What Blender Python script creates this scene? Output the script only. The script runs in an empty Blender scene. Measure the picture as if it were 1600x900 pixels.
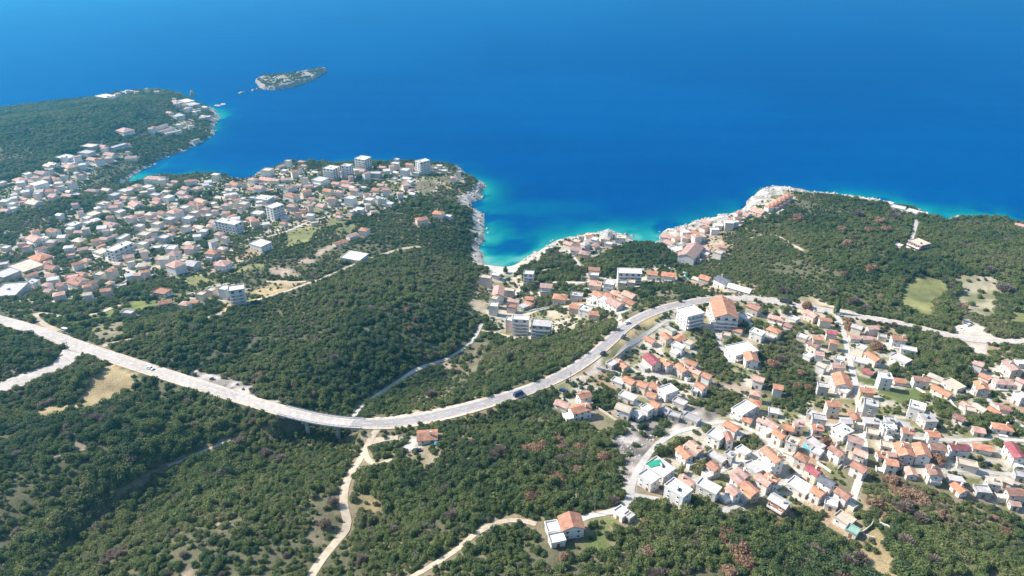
import bpy, math, random
import numpy as np
from mathutils import Vector, Matrix
random.seed(7); RNG = np.random.default_rng(7)
SC = bpy.context.scene; COL = SC.collection
R = math.radians
# ------------------------------------------------------------------ camera
CAMH, PITCH, F = 260.0, R(28.0), 1067.0
cp, sp = math.cos(PITCH), math.sin(PITCH)
cd = bpy.data.cameras.new('camera'); cam = bpy.data.objects.new('camera', cd); COL.objects.link(cam)
cam.location = (0, 0, CAMH); cam.rotation_euler = (math.pi/2 - PITCH, 0, 0)
cd.sensor_width = 36.0; cd.lens = 36.0*F/1600.0; cd.clip_start = 1.0; cd.clip_end = 60000.0
SC.camera = cam

def ray(px, py):
    u = (np.asarray(px, float) - 800)/F; v = (450 - np.asarray(py, float))/F
    return u, v*sp + cp, v*cp - sp
def PZ(px, py, z=0.0):
    """world point seen at photo position (px, py) on the level z"""
    dx, dy, dz = ray(px, py); t = (np.asarray(z) - CAMH)/np.minimum(dz, -0.01)
    return t*dx, t*dy
def project(x, y, z):
    zz = z - CAMH
    d = y*cp - zz*sp; v = y*sp + zz*cp
    return 800 + F*x/np.maximum(d, 1), 450 - F*v/np.maximum(d, 1), d

# ------------------------------------------------------------------ numpy noise
_T = np.random.default_rng(3).random((256, 256))
def vnoise(x, y, s, seed=0):
    x = np.asarray(x, float)/s + 37.7*seed; y = np.asarray(y, float)/s + 91.3*seed
    xi = np.floor(x).astype(int); yi = np.floor(y).astype(int); fx = x-xi; fy = y-yi
    fx = fx*fx*(3-2*fx); fy = fy*fy*(3-2*fy)
    a = _T[xi & 255, yi & 255]; b = _T[(xi+1) & 255, yi & 255]; c = _T[xi & 255, (yi+1) & 255]; d = _T[(xi+1) & 255, (yi+1) & 255]
    return (a*(1-fx)+b*fx)*(1-fy)+(c*(1-fx)+d*fx)*fy
def fbm(x, y, s, seed=0, o=4):
    r, a, n = 0, 1.0, 0
    for k in range(o): r = r + a*vnoise(x, y, s/2**k, seed+k); n += a; a *= .5
    return r/n
def sstep(a, b, x): t = np.clip((x-a)/(b-a), 0, 1); return t*t*(3-2*t)

def inpoly(x, y, poly):
    x = np.asarray(x); y = np.asarray(y); out = np.zeros(x.shape, bool); n = len(poly)
    for i in range(n):
        x0, y0 = poly[i]; x1, y1 = poly[(i+1) % n]
        if y0 == y1: continue
        c = ((y0 > y) != (y1 > y)) & (x < (x1-x0)*(y-y0)/(y1-y0)+x0)
        out ^= c
    return out
def segdist(x, y, pts, closed=False):
    """distance to a polyline, with index of the segment and the position on it"""
    x = np.asarray(x, float); y = np.asarray(y, float)
    best = np.full(x.shape, 1e18); bi = np.zeros(x.shape)
    n = len(pts); m = n if closed else n-1
    for i in range(m):
        ax, ay = pts[i]; bx, by = pts[(i+1) % n]; ex, ey = bx-ax, by-ay; L = ex*ex+ey*ey+1e-9
        t = np.clip(((x-ax)*ex+(y-ay)*ey)/L, 0, 1); d = (x-ax-t*ex)**2+(y-ay-t*ey)**2
        k = d < best; best = np.where(k, d, best); bi = np.where(k, i+t, bi)
    return np.sqrt(best), bi

# ------------------------------------------------------------------ coast and relief
COAST_PX = [(-120,182),(-60,176),(0,169),(60,162),(105,157),(150,155),(165,151),(200,147),(240,143),(270,145),(290,151),(315,163),(335,172),(343,182),(337,195),(333,208),(315,222),(290,235),(260,246),(235,258),(215,270),(196,283),(190,290),(205,289),(222,283),(230,277),(255,277),(270,276),(300,275),(340,273),(360,277),(385,280),(410,270),(430,263),(445,258),(480,256),(520,256),(560,255),(600,256),(640,256),(690,257),(715,262),(732,275),(752,286),(756,294),(752,312),(737,317),(740,325),(752,333),(758,346),(760,358),(755,372),(747,382),(742,389),(750,396),(757,413),(775,416),(790,417),(805,414),(822,404),(850,386),(870,375),(890,370),(930,364),(960,364),(985,369),(1000,379),(1020,382),(1035,376),(1034,369),(1045,361),(1080,348),(1105,343),(1150,333),(1170,314),(1193,297),(1212,291),(1230,294),(1260,299),(1290,303),(1330,306),(1370,312),(1395,319),(1420,325),(1443,331),(1450,337),(1475,345),(1490,340),(1520,340),(1560,339),(1590,349),(1620,354),(1700,368),(1900,385)]
_cx, _cy = PZ([p[0] for p in COAST_PX], [p[1] for p in COAST_PX], 0.0)
COAST = list(zip(_cx, _cy))
LANDPOLY = [(-4000, 900)] + COAST + [(4000, 350), (4000, -3000), (-4000, -3000)]

HP = """0 900 72;200 900 66;400 900 72;600 900 74;800 900 72;1000 900 70;1200 900 68;1400 900 66;1600 900 64;-300 1000 75;800 1150 80;1900 1000 65
80 890 60;150 810 56;210 760 53;280 722 49;380 675 46;430 672 46;500 695 43.5;545 690 44.5;560 640 39;600 612 28;700 562 20;750 510 12;770 450 5
100 700 64;0 760 68;300 810 66;450 800 64;520 760 58;300 680 56;200 650 58
585 690 46;540 790 58;668 690 50;0 500 52;120 540 52;250 580 52;380 625 51;600 664 50;720 640 50;830 607 49;920 560 47;1000 496 43;1070 474 40;1170 466 36;1290 484 36;1460 517 38
0 608 56;50 560 61;160 610 54
300 530 52;420 540 54;520 540 50;600 480 43;500 450 41;620 420 30;700 400 22;700 480 24;650 545 31;400 480 38;720 380 18;690 320 16;430 600 52;540 600 40
20 460 30;100 430 26;200 400 24;300 400 26;370 460 34;100 350 18;200 330 14;300 300 10;350 340 16;450 320 16;400 390 26;500 370 24;550 300 14;480 270 12;600 265 10;680 270 10;620 330 16
0 220 28;100 200 34;200 180 30;270 160 24;310 190 14;150 240 16;60 290 12;150 285 5;0 320 16;250 225 8;235 148 34;262 152 30;205 152 26;300 165 18;0 184 8;60 177 8;110 170 9;-60 190 8;1300 316 7;1250 308 8;1350 322 8;1400 336 7;1540 352 9;1490 352 9;1580 358 9;0 370 22;60 330 18;-200 400 30;-200 250 28
800 440 6;850 440 9;800 505 14;850 500 16;900 470 16;950 430 14;1000 425 14;1060 425 16;940 385 10;900 400 12;1000 400 12;980 470 28;940 520 34;870 560 40;780 560 30;720 600 40
1070 390 10;1120 360 8;1200 310 12;1100 420 18;1200 400 24;1300 345 18;1300 420 28;1400 340 12;1440 390 24;1550 380 22;1550 450 30;1430 455 29;1150 450 26;1250 460 32
1000 560 44;1100 560 42;1050 640 50;1000 700 57;950 700 58;890 640 54;1100 720 58;1100 780 63;1200 600 46;1200 760 62;1300 560 42;1300 660 52;1300 780 62;1450 560 41;1450 660 50;1450 780 58;1580 560 42;1580 660 50;1580 780 57
900 820 66;800 760 64;700 760 62;700 840 68;850 700 60;1000 840 68;-200 500 55;1800 500 45;1800 700 55;-200 700 70;1800 400 35"""
_h = np.array([[float(v) for v in s.split()] for l in HP.split('\n') for s in l.split(';')])
_hx, _hy = PZ(_h[:, 0], _h[:, 1], _h[:, 2])
_pts = np.stack([_hx, _hy], 1); _D = np.sqrt(((_pts[:, None]-_pts[None])**2).sum(-1)+25.0**2)
_W = np.linalg.solve(-_D + np.eye(len(_pts))*2.0 + 3000.0, _h[:, 2])
def relief(x, y):
    x = np.asarray(x, float); sh = x.shape; x = x.ravel(); y = np.asarray(y, float).ravel(); out = np.zeros(x.shape)
    for i in range(0, len(x), 20000):
        d = np.sqrt((x[i:i+20000, None]-_hx)**2+(y[i:i+20000, None]-_hy)**2+25.0**2)
        out[i:i+20000] = ((3000.0-d)*_W).sum(1)
    return np.clip(out, 2, 95).reshape(sh)

ROAD_MAIN = [(-60,484),(0,500),(60,517),(120,539),(200,566),(300,598),(380,623),(440,641),(500,655),(550,661),(600,661),(650,655),(720,640),(780,623),(830,607),(880,585),(920,560),(950,535),(975,512),(1000,496),(1035,482),(1070,474),(1110,468),(1170,466),(1230,475),(1290,485),(1340,494),(1400,504),(1460,518),(1500,527),(1545,532),(1600,536),(1680,545)]

def axis(lo, hi, step, far_lo, far_hi, growth=1.35):
    a = list(np.arange(lo, hi+.1, step)); s = step
    while a[-1] < far_hi: s *= growth; a.append(a[-1]+s)
    s = step
    while a[0] > far_lo: s *= growth; a.insert(0, a[0]-s)
    return np.array(a)
GX = axis(-960, 640, 3.0, -2600, 2600); GY = axis(70, 1320, 3.0, -1200, 1500)
MX, MY = np.meshgrid(GX, GY)
HZ = relief(MX, MY)
# signed distance to the coast, plus on land
_dc, _ = segdist(MX, MY, [(-4000, 900)]+COAST+[(4000, 350)])
_ins = inpoly(MX, MY, LANDPOLY)
SD = np.where(_ins, _dc, -_dc)
_rag = (fbm(MX, MY, 22, 5, 3)-.5)*11
_bx, _by = PZ(785, 414); BEACH = np.exp(-((MX-_bx)**2+(MY-_by)**2)/24.0**2)
SDn = SD + _rag*(1-BEACH)*np.exp(-(SD/30)**2)
slope = .42*(1-BEACH)+.06*BEACH
HZ = HZ + (fbm(MX, MY, 60, 1, 4)-.5)*5 + (fbm(MX, MY, 170, 9, 2)-.5)*6
_wild = 0*MX                                              # rougher hills where only the wood grows
for _p in ((450,530,75),(550,470,60),(330,520,50),(620,470,50),(250,790,60),(100,790,70),(30,680,60),(420,780,55),(650,800,60),(800,720,45),(1300,390,70),(1200,420,50),(1500,400,80),(120,205,90),(60,230,90),(1100,850,50),(1250,860,45),(1500,850,55),(850,560,35),(250,650,50),(700,560,35),(620,330,40),(690,340,40),(730,760,50)):
    _x, _y = PZ(_p[0], _p[1], 40.0); _wild = np.maximum(_wild, np.exp(-((MX-_x)**2+(MY-_y)**2)/_p[2]**2))
HZ = HZ + _wild*((fbm(MX, MY, 75, 15, 3)-.5)*26 + (np.abs(fbm(MX, MY, 95, 17, 3)-.5)*2-.25)*9)
_rockz = np.exp(-np.maximum(SDn, 0)/14)*(SDn > 0)
HZ = np.where(SDn > 0, .2 + HZ*(1-np.exp(-SDn*slope/np.maximum(HZ*.75, 3))), np.maximum(SDn*.3, -6))
HZ += np.where(SDn > 1, _rockz*(1-BEACH)*np.abs(fbm(MX, MY, 9, 12, 3)-.5)*7, 0)
def samp(A, x, y):
    x = np.asarray(x, float); y = np.asarray(y, float)
    u = np.interp(x, GX, np.arange(len(GX))); v = np.interp(y, GY, np.arange(len(GY)))
    i = np.minimum(u.astype(int), len(GX)-2); j = np.minimum(v.astype(int), len(GY)-2); fu = u-i; fv = v-j
    return (A[j, i]*(1-fu)+A[j, i+1]*fu)*(1-fv)+(A[j+1, i]*(1-fu)+A[j+1, i+1]*fu)*fv
def GH(x, y): return samp(HZ, x, y)
def G(px, py, up=0.0):
    """the point of the ground (raised by `up`) seen at a photo position"""
    px = np.asarray(px, float); z = np.full(px.shape, 30.0)
    for k in range(40):
        x, y = PZ(px, py, z); z = z + .6*(np.maximum(GH(x, y), 0)+up-z)
    x, y = PZ(px, py, z); return x, y, np.maximum(GH(x, y), 0)
def dense(pts, step=4.0):
    """a smooth path through points, evenly spaced"""
    P = np.array(pts, float); n = len(P); out = []
    for i in range(n-1):
        p0, p1, p2, p3 = P[max(i-1, 0)], P[i], P[i+1], P[min(i+2, n-1)]
        m = max(int(np.linalg.norm((p2-p1)[:2])/step), 1)
        for k in range(m):
            t = k/m
            out.append(.5*((2*p1)+(-p0+p2)*t+(2*p0-5*p1+4*p2-p3)*t*t+(-p0+3*p1-3*p2+p3)*t**3))
    out.append(P[-1]); return np.array(out)
def gpath(pix, step=4.0, up=0.0):
    x, y, z = G([p[0] for p in pix], [p[1] for p in pix], up)
    return dense(list(zip(x, y)), step)
# the main road runs level: cut and fill the ground beside it (not under the viaduct)
_mx, _my = PZ([p[0] for p in ROAD_MAIN], [p[1] for p in ROAD_MAIN], [52,52,52,52,52,52,51,51,50.5,50.3,50,50,50,49.5,49,48,47,46,44.5,43,41.5,40,38.5,36.5,36,36,36.5,37.2,38,38.5,39,39.5,40])
_mz = [52,52,52,52,52,52,51,51,50.5,50.3,50,50,50,49.5,49,48,47,46,44.5,43,41.5,40,38.5,36.5,36,36,36.5,37.2,38,38.5,39,39.5,40]
MAINP = dense(list(zip(_mx, _my, _mz)), 4.0)
_mpx, _mpy, _ = project(MAINP[:, 0], MAINP[:, 1], MAINP[:, 2])
ONBRIDGE = (_mpx > 446) & (_mpx < 566)
def flatten(P, skip, half, soft):
    global HZ
    d, bi = segdist(MX, MY, [tuple(p[:2]) for p in P])
    i = np.clip(np.round(bi).astype(int), 0, len(P)-1); zz = P[i, 2]
    w = (1-sstep(half, half+soft, d))
    w = np.where(skip[i], 0, w)*(SD > 6)
    HZ = HZ*(1-w)+(zz-.3)*w
flatten(MAINP, ONBRIDGE, 6, 10)
_bp = gpath([(132,541),(112,551),(98,558),(60,577),(0,607),(-60,628)]); 
BRANCHP = np.column_stack([_bp, 52+np.linspace(0, 4, len(_bp))]); flatten(BRANCHP, np.zeros(len(_bp), bool), 6, 9)
# the gully under the viaduct stays open
_vp = MAINP[ONBRIDGE]; _d, _bi = segdist(MX, MY, [tuple(p[:2]) for p in _vp])
_end = np.minimum(_bi, len(_vp)-1-_bi)/len(_vp)*2
_cap = 50.5-6.5*sstep(.02, .55, _end)
HZ = np.where((_d < 26), np.minimum(HZ, _cap+np.maximum(_d-8, 0)*.45), HZ)

# a bank along the uphill side of the cleared gully strip
RAVINE = gpath([(330,700),(300,712),(262,728),(235,742),(210,760),(190,777),(172,792),(150,810),(128,828),(108,848),(90,870),(75,892),(60,920)], 3.0)
_d, _bi = segdist(MX, MY, [tuple(p) for p in RAVINE]); _i = np.clip(np.round(_bi).astype(int), 0, len(RAVINE)-2)
_t = RAVINE[_i+1]-RAVINE[_i]; _side = _t[..., 0]*(MY-RAVINE[_i][..., 1])-_t[..., 1]*(MX-RAVINE[_i][..., 0])
_e = sstep(0, 6, _bi)*(_bi < len(RAVINE)-1.01)
HZ = HZ+np.where(_side < 0, 2.4*sstep(1.5, 6, _d)*np.exp(-_d/28), -.8*np.exp(-_d/8))*_e
HAZE, SKYS, SUNE, EXPO, DEN = 0.00015, 0.125, 4.7, 1.0, True
# ------------------------------------------------------------------ materials
def newmat(name):
    m = bpy.data.materials.new(name); m.use_nodes = True; nt = m.node_tree; b = nt.nodes['Principled BSDF']; return m, nt, b
def nd(nt, t, **kw):
    n = nt.nodes.new(t)
    for k, v in kw.items():
        if k[0] == '_': setattr(n, k[1:], v)
        else: n.inputs[k.replace('_', ' ')].default_value = v
    return n
def ramp(nt, stops):
    r = nt.nodes.new('ShaderNodeValToRGB'); e = r.color_ramp.elements
    while len(e) < len(stops): e.new(.5)
    for k, (p, c) in enumerate(stops): e[k].position = p; e[k].color = (*c, 1)
    return r
def pos_noise(nt, scale, detail=3, obj=False, rough=.55):
    n = nd(nt, 'ShaderNodeTexNoise', Scale=scale, Detail=detail, Roughness=rough)
    if obj: nt.links.new(nt.nodes.new('ShaderNodeTexCoord').outputs['Object'], n.inputs['Vector'])
    else: nt.links.new(nt.nodes.new('ShaderNodeNewGeometry').outputs['Position'], n.inputs['Vector'])
    return n
def mul(nt, a, b, fac=1.0):
    m = nt.nodes.new('ShaderNodeMix'); m.data_type = 'RGBA'; m.blend_type = 'MULTIPLY'; m.inputs[0].default_value = fac
    nt.links.new(a, m.inputs[6]); nt.links.new(b, m.inputs[7]); return m.outputs[2]
def mixc(nt, f, a, b):
    m = nt.nodes.new('ShaderNodeMix'); m.data_type = 'RGBA'
    nt.links.new(f, m.inputs[0])
    for s, i in ((a, 6), (b, 7)):
        if isinstance(s, tuple): m.inputs[i].default_value = (*s, 1)
        else: nt.links.new(s, m.inputs[i])
    return m.outputs[2]
def plain(name, c, rough=.8, spec=.3, var=.25, scale=.5, metal=0.0, per_obj=.12):
    """a solid colour with weathering blotches and a small change from object to object"""
    m, nt, b = newmat(name)
    n = pos_noise(nt, scale, 4); r = ramp(nt, [(.25, (1-var,)*3), (.75, (1+var*.5,)*3)]); nt.links.new(n.outputs[0], r.inputs[0])
    cc = nt.nodes.new('ShaderNodeRGB'); cc.outputs[0].default_value = (*c, 1)
    o = mul(nt, cc.outputs[0], r.outputs[0])
    oi = nt.nodes.new('ShaderNodeObjectInfo'); r2 = ramp(nt, [(0, (1-per_obj,)*3), (1, (1+per_obj, 1+per_obj*.8, 1+per_obj*.6))]); nt.links.new(oi.outputs['Random'], r2.inputs[0])
    nt.links.new(mul(nt, o, r2.outputs[0]), b.inputs['Base Color'])
    b.inputs['Roughness'].default_value = rough; b.inputs['Specular IOR Level'].default_value = spec; b.inputs['Metallic'].default_value = metal
    return m
def tiles(name, c):
    m, nt, b = newmat(name)
    tc = nt.nodes.new('ShaderNodeTexCoord')
    w = nd(nt, 'ShaderNodeTexWave', Scale=1.1, Distortion=1.5, Detail=2, Detail_Scale=2.0); w.bands_direction = 'X'; nt.links.new(tc.outputs['Object'], w.inputs['Vector'])
    n = nd(nt, 'ShaderNodeTexNoise', Scale=.55, Detail=6, Roughness=.7); nt.links.new(tc.outputs['Object'], n.inputs['Vector'])
    n.noise_dimensions = '4D'; oi = nt.nodes.new('ShaderNodeObjectInfo')
    mm = nd(nt, 'ShaderNodeMath', _operation='MULTIPLY'); mm.inputs[1].default_value = 50; nt.links.new(oi.outputs['Random'], mm.inputs[0]); nt.links.new(mm.outputs[0], n.inputs['W'])
    r = ramp(nt, [(.3, tuple(v*.60 for v in c)), (.5, c), (.72, tuple(min(v*1.32+.05, .8) for v in c))]); nt.links.new(n.outputs[0], r.inputs[0])
    rw = ramp(nt, [(0, (.8,)*3), (1, (1.06,)*3)]); nt.links.new(w.outputs[0], rw.inputs[0])
    r2 = ramp(nt, [(0, (.74, .78, .82)), (.5, (1, 1, 1)), (1, (1.18, 1.06, .98))]); nt.links.new(oi.outputs['Random'], r2.inputs[0])
    nt.links.new(mul(nt, mul(nt, r.outputs[0], rw.outputs[0]), r2.outputs[0]), b.inputs['Base Color'])
    b.inputs['Roughness'].default_value = .85; b.inputs['Specular IOR Level'].default_value = .2
    bp = nd(nt, 'ShaderNodeBump', Strength=.5, Distance=.12); nt.links.new(w.outputs[0], bp.inputs['Height']); nt.links.new(bp.outputs[0], b.inputs['Normal'])
    return m
ROOF = {'o': tiles('terracotta_tiles', (.47, .23, .145)), 'r': tiles('faded_rose_tiles', (.50, .31, .25)), 'b': tiles('brown_tiles', (.34, .185, .135)),
        'm': tiles('crimson_sheet_roof', (.36, .11, .115)), 'v': tiles('maroon_tiles', (.27, .10, .095)), 'k': tiles('slate_roof', (.15, .155, .18)),
        'w': plain('white_concrete_roof', (.64, .615, .585), var=.25, scale=.35, per_obj=.2), 'y': plain('grey_concrete_roof', (.42, .40, .385), var=.3, scale=.4, per_obj=.14),
        't': plain('tan_screed_roof', (.50, .42, .33), var=.3, scale=.35), 'e': plain('green_sheet_roof', (.28, .42, .34), var=.2)}
WALL = [plain('white_render', (.66, .63, .59), var=.14, scale=.4), plain('cream_render', (.64, .57, .46), var=.15, scale=.4), plain('pale_pink_render', (.68, .54, .47), var=.15),
        plain('grey_blockwork', (.45, .43, .40), var=.25), plain('ochre_render', (.62, .47, .28), var=.2), plain('stone_wall', (.5, .45, .38), var=.3, scale=1.2)]
WALLN = ['white', 'cream', 'pale pink', 'grey', 'ochre', 'stone']
GLASS = plain('window_glass', (.06, .07, .085), rough=.12, spec=.5, var=.1)
FRAME = plain('window_frame', (.72, .72, .70), var=.1)
DOORM = plain('door_wood', (.2, .12, .07), var=.2)
CONC = plain('weathered_concrete', (.46, .44, .41), var=.25, scale=.3)
STEEL = plain('galvanised_rail', (.42, .47, .46), rough=.5, metal=.4, var=.15)
BARK = plain('bark', (.12, .09, .065), var=.3, scale=2)
POLEM = plain('pole_timber', (.22, .18, .14), var=.2)
RUBBER = plain('tyre_rubber', (.02, .02, .02), var=.1)

def leaf_mat(name, cols, big=.014, small=1.7, var=1.0):
    m, nt, b = newmat(name)
    n1 = pos_noise(nt, big, 3); n2 = pos_noise(nt, small, 3); oi = nt.nodes.new('ShaderNodeObjectInfo')
    a = nd(nt, 'ShaderNodeMath', _operation='MULTIPLY_ADD'); a.inputs[1].default_value = 2.0; a.inputs[2].default_value = -.76; nt.links.new(n1.outputs[0], a.inputs[0])
    k = nd(nt, 'ShaderNodeMath', _operation='MULTIPLY_ADD'); k.inputs[1].default_value = .5; nt.links.new(oi.outputs['Random'], k.inputs[0]); nt.links.new(a.outputs[0], k.inputs[2])
    N = len(cols); r = ramp(nt, [(.08+.84*i/(N-1), c) for i, c in enumerate(cols)]); nt.links.new(k.outputs[0], r.inputs[0])
    r2 = ramp(nt, [(.3, (1-var*.5,)*3), (.7, (1+var*.55, 1+var*.5, 1+var*.3))]); nt.links.new(n2.outputs[0], r2.inputs[0])
    nt.links.new(mul(nt, r.outputs[0], r2.outputs[0]), b.inputs['Base Color'])
    b.inputs['Roughness'].default_value = .75; b.inputs['Specular IOR Level'].default_value = .15
    tl = nt.nodes.new('ShaderNodeBsdfTranslucent'); nt.links.new(b.inputs['Base Color'].links[0].from_socket, tl.inputs[0])
    ms = nt.nodes.new('ShaderNodeMixShader'); ms.inputs[0].default_value = .38; nt.links.new(b.outputs[0], ms.inputs[1]); nt.links.new(tl.outputs[0], ms.inputs[2]); nt.links.new(ms.outputs[0], nt.nodes['Material Output'].inputs['Surface'])
    return m
LEAF = leaf_mat('evergreen_leaves', [(.070, .110, .060), (.104, .148, .068), (.142, .184, .076), (.182, .212, .090), (.210, .214, .120)])
LEAFOLIVE = leaf_mat('olive_leaves', [(.12, .14, .09), (.155, .17, .105), (.18, .185, .12)])
RUSSET = leaf_mat('russet_leaves', [(.27, .175, .12), (.36, .23, .16), (.40, .28, .205)], var=.5)
TWIG = leaf_mat('bare_grey_twigs', [(.19, .155, .135), (.26, .21, .18), (.29, .23, .19)], var=.5)
ROCK = None
def rock_mat():
    m, nt, b = newmat('limestone'); n = pos_noise(nt, .5, 6, rough=.7)
    r = ramp(nt, [(.3, (.17, .15, .13)), (.5, (.37, .335, .295)), (.68, (.53, .49, .44))]); nt.links.new(n.outputs[0], r.inputs[0]); nt.links.new(r.outputs[0], b.inputs['Base Color'])
    b.inputs['Roughness'].default_value = .9; b.inputs['Specular IOR Level'].default_value = .2
    return m
ROCK = rock_mat()
# ------------------------------------------------------------------ mesh helpers
def link(name, me, parent=None, mats=()):
    o = bpy.data.objects.new(name, me); COL.objects.link(o)
    if parent is not None: o.parent = parent
    return o
def mesh(name, verts, faces, mats=(), fm=None, smooth=False):
    me = bpy.data.meshes.new(name); me.from_pydata(verts, [], faces)
    for m in mats: me.materials.append(m)
    if fm is not None: me.polygons.foreach_set('material_index', fm)
    if smooth: me.polygons.foreach_set('use_smooth', [True]*len(faces))
    me.update(); return me
def tag(o, label=None, cat=None, group=None, kind=None):
    if label: o['label'] = label
    if cat: o['category'] = cat
    if group: o['group'] = group
    if kind: o['kind'] = kind
    return o
def empty(name, loc, rz=0.0):
    o = bpy.data.objects.new(name, None); COL.objects.link(o); o.location = loc; o.rotation_euler = (0, 0, rz); o.empty_display_size = .5; return o
class MB:
    def __init__(s): s.v = []; s.f = []; s.m = []
    def quad(s, a, b, c, d, m=0): n = len(s.v); s.v += [a, b, c, d]; s.f.append((n, n+1, n+2, n+3)); s.m.append(m)
    def box(s, x0, x1, y0, y1, z0, z1, m=0):
        n = len(s.v); s.v += [(x, y, z) for z in (z0, z1) for y in (y0, y1) for x in (x0, x1)]
        for q in ((0,2,3,1),(4,5,7,6),(0,1,5,4),(2,6,7,3),(0,4,6,2),(1,3,7,5)): s.f.append(tuple(n+i for i in q)); s.m.append(m)
    def prism(s, prof, x0, x1, m=0):
        """a profile in (y, z) drawn out along x"""
        n = len(s.v); k = len(prof); s.v += [(x0, y, z) for y, z in prof]+[(x1, y, z) for y, z in prof]
        for i in range(k): j = (i+1) % k; s.f.append((n+i, n+j, n+k+j, n+k+i)); s.m.append(m)
        s.f.append(tuple(n+i for i in range(k-1, -1, -1))); s.m.append(m); s.f.append(tuple(n+k+i for i in range(k))); s.m.append(m)
    def tube(s, a, b, r0, r1, k=8, m=0):
        a = Vector(a); b = Vector(b); d = (b-a).normalized(); u = d.orthogonal().normalized(); w = d.cross(u); n = len(s.v)
        for p, r in ((a, r0), (b, r1)):
            for i in range(k): t = 2*math.pi*i/k; s.v.append(tuple(p+u*r*math.cos(t)+w*r*math.sin(t)))
        for i in range(k): j = (i+1) % k; s.f.append((n+i, n+j, n+k+j, n+k+i)); s.m.append(m)
        s.f.append(tuple(n+i for i in range(k-1, -1, -1))); s.f.append(tuple(n+k+i for i in range(k))); s.m += [m, m]
    def mesh(s, name, mats): return mesh(name, s.v, s.f, mats, s.m)
    def build(s, name, mats, parent=None): return link(name, s.mesh(name, mats), parent)

# ------------------------------------------------------------------ what covers the ground
PATCH = {}
def patch(kind, pts, ox=0, oy=0, k=1, dens=0.0, edge=2.5):
    PATCH.setdefault('list', []).append((kind, [(ox+p[0]/k, oy+p[1]/k) for p in pts], dens, edge))
# villages (pale ground, thin trees)
patch('town', [(850,602),(905,588),(930,570),(985,505),(1060,478),(1110,464),(1200,464),(1260,468),(1330,490),(1420,522),(1440,545),(1490,590),(1510,560),(1540,545),(1700,550),(1700,830),(1580,805),(1540,775),(1490,765),(1440,745),(1360,700),(1352,735),(1340,790),(1335,826),(1310,830),(1250,795),(1210,800),(1160,798),(1130,786),(1080,770),(1060,788),(1010,775),(985,765),(990,740),(1020,700),(1060,668),(1100,655),(1000,652),(950,668),(900,655)], dens=.36)
patch('wood', [(1195,512),(1250,505),(1262,530),(1275,560),(1285,600),(1275,625),(1240,640),(1205,632),(1185,600),(1188,545)], dens=1)
patch('wood', [(1425,520),(1470,525),(1500,545),(1515,585),(1540,600),(1510,615),(1470,590),(1425,575),(1405,550)], dens=1)
patch('wood', [(1092,532),(1118,522),(1132,560),(1125,588),(1098,590),(1082,560)], dens=.9)
patch('wood', [(1085,608),(1125,602),(1160,620),(1150,648),(1110,648),(1080,630)], dens=.8)
patch('wood', [(1120,575),(1165,585),(1170,600),(1130,600)], dens=.8)
patch('wood', [(1180,675),(1200,690),(1195,712),(1165,700),(1150,690)], dens=.9)
patch('wood', [(1455,632),(1485,620),(1490,660),(1470,665)], dens=.9)
patch('wood', [(1500,655),(1540,650),(1600,662),(1600,690),(1560,680),(1510,680)], dens=.7)
patch('wood', [(925,618),(985,600),(990,618),(975,632),(930,636)], dens=.9)
patch('wood', [(1000,648),(1030,640),(1045,655),(1005,668),(985,665)], dens=.8)
patch('scrub', [(1290,720),(1340,735),(1345,765),(1320,775),(1300,755)], dens=.35)
patch('town', [(742,422),(800,417),(850,455),(920,422),(960,425),(1040,412),(1060,428),(1170,442),(1185,456),(1130,462),(1060,442),(1005,448),(995,490),(935,505),(860,530),(790,530),(750,490),(730,482)], dens=.3)
patch('wood', [(832,475),(868,455),(880,490),(850,495)], dens=.8)
patch('town', [(838,385),(880,368),(960,362),(985,372),(965,392),(925,402),(890,395)], dens=.3)
patch('town', [(1032,372),(1060,358),(1110,346),(1165,328),(1200,296),(1245,300),(1225,330),(1165,352),(1120,362),(1138,392),(1095,408),(1050,398)], dens=.15)
patch('town', [(-60,385),(100,330),(150,303),(200,290),(330,276),(450,260),(700,260),(735,280),(690,300),(640,312),(600,330),(530,350),(480,352),(420,372),(420,392),(330,432),(280,452),(200,458),(100,478),(-60,478)], dens=.62)
patch('town', [(-60,305),(60,265),(130,232),(205,218),(222,236),(150,262),(130,300),(30,332),(-60,335)], dens=.8)
patch('town', [(220,205),(300,185),(305,200),(250,215)], dens=.5)
patch('town', [(230,468),(300,452),(350,440),(392,448),(396,478),(350,482),(290,476)], dens=.4)
# fields and bare patches
patch('straw', [(250,640),(330,580),(420,590),(490,570),(540,530),(520,490),(600,430),(690,340),(760,350),(840,430),(830,510),(740,550),(700,620),(620,640),(540,670),(480,650),(350,720),(220,720)], 0, 480, 4, .01)
patch('field', [(865,610),(960,598),(1100,630),(1100,730),(1045,790),(1005,875),(890,830),(780,775)], 1200, 280, 4)
patch('pale', [(1165,630),(1250,605),(1350,598),(1470,630),(1455,720),(1450,830),(1375,870),(1240,830),(1150,760)], 1200, 280, 4, .02)
patch('field', [(1540,800),(1600,780),(1720,800),(1720,900),(1490,900)], 1200, 280, 4)
patch('gravel', [(1140,130),(1250,75),(1350,120),(1440,190),(1700,200),(1700,235),(1400,225),(1330,330),(1300,300),(1210,240),(1150,180)], 1200, 480, 4)
patch('sand', [(330,60),(470,25),(650,60),(820,150),(1130,250),(1100,290),(850,225),(650,200),(560,260),(420,220),(320,160)], 1200, 460, 8)
patch('lawn', [(540,425),(660,450),(700,500),(900,510),(1040,540),(1000,580),(850,600),(720,580),(680,510),(550,460)], 1200, 480, 4, .04)
patch('rubble', [(945,690),(975,664),(1030,660),(1050,668),(1024,690),(1004,715),(992,740),(988,772),(966,770),(962,735),(962,710)], dens=.04)
patch('rubble', [(1045,650),(1090,632),(1130,640),(1125,655),(1060,668),(1040,664)], dens=.1)
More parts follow.
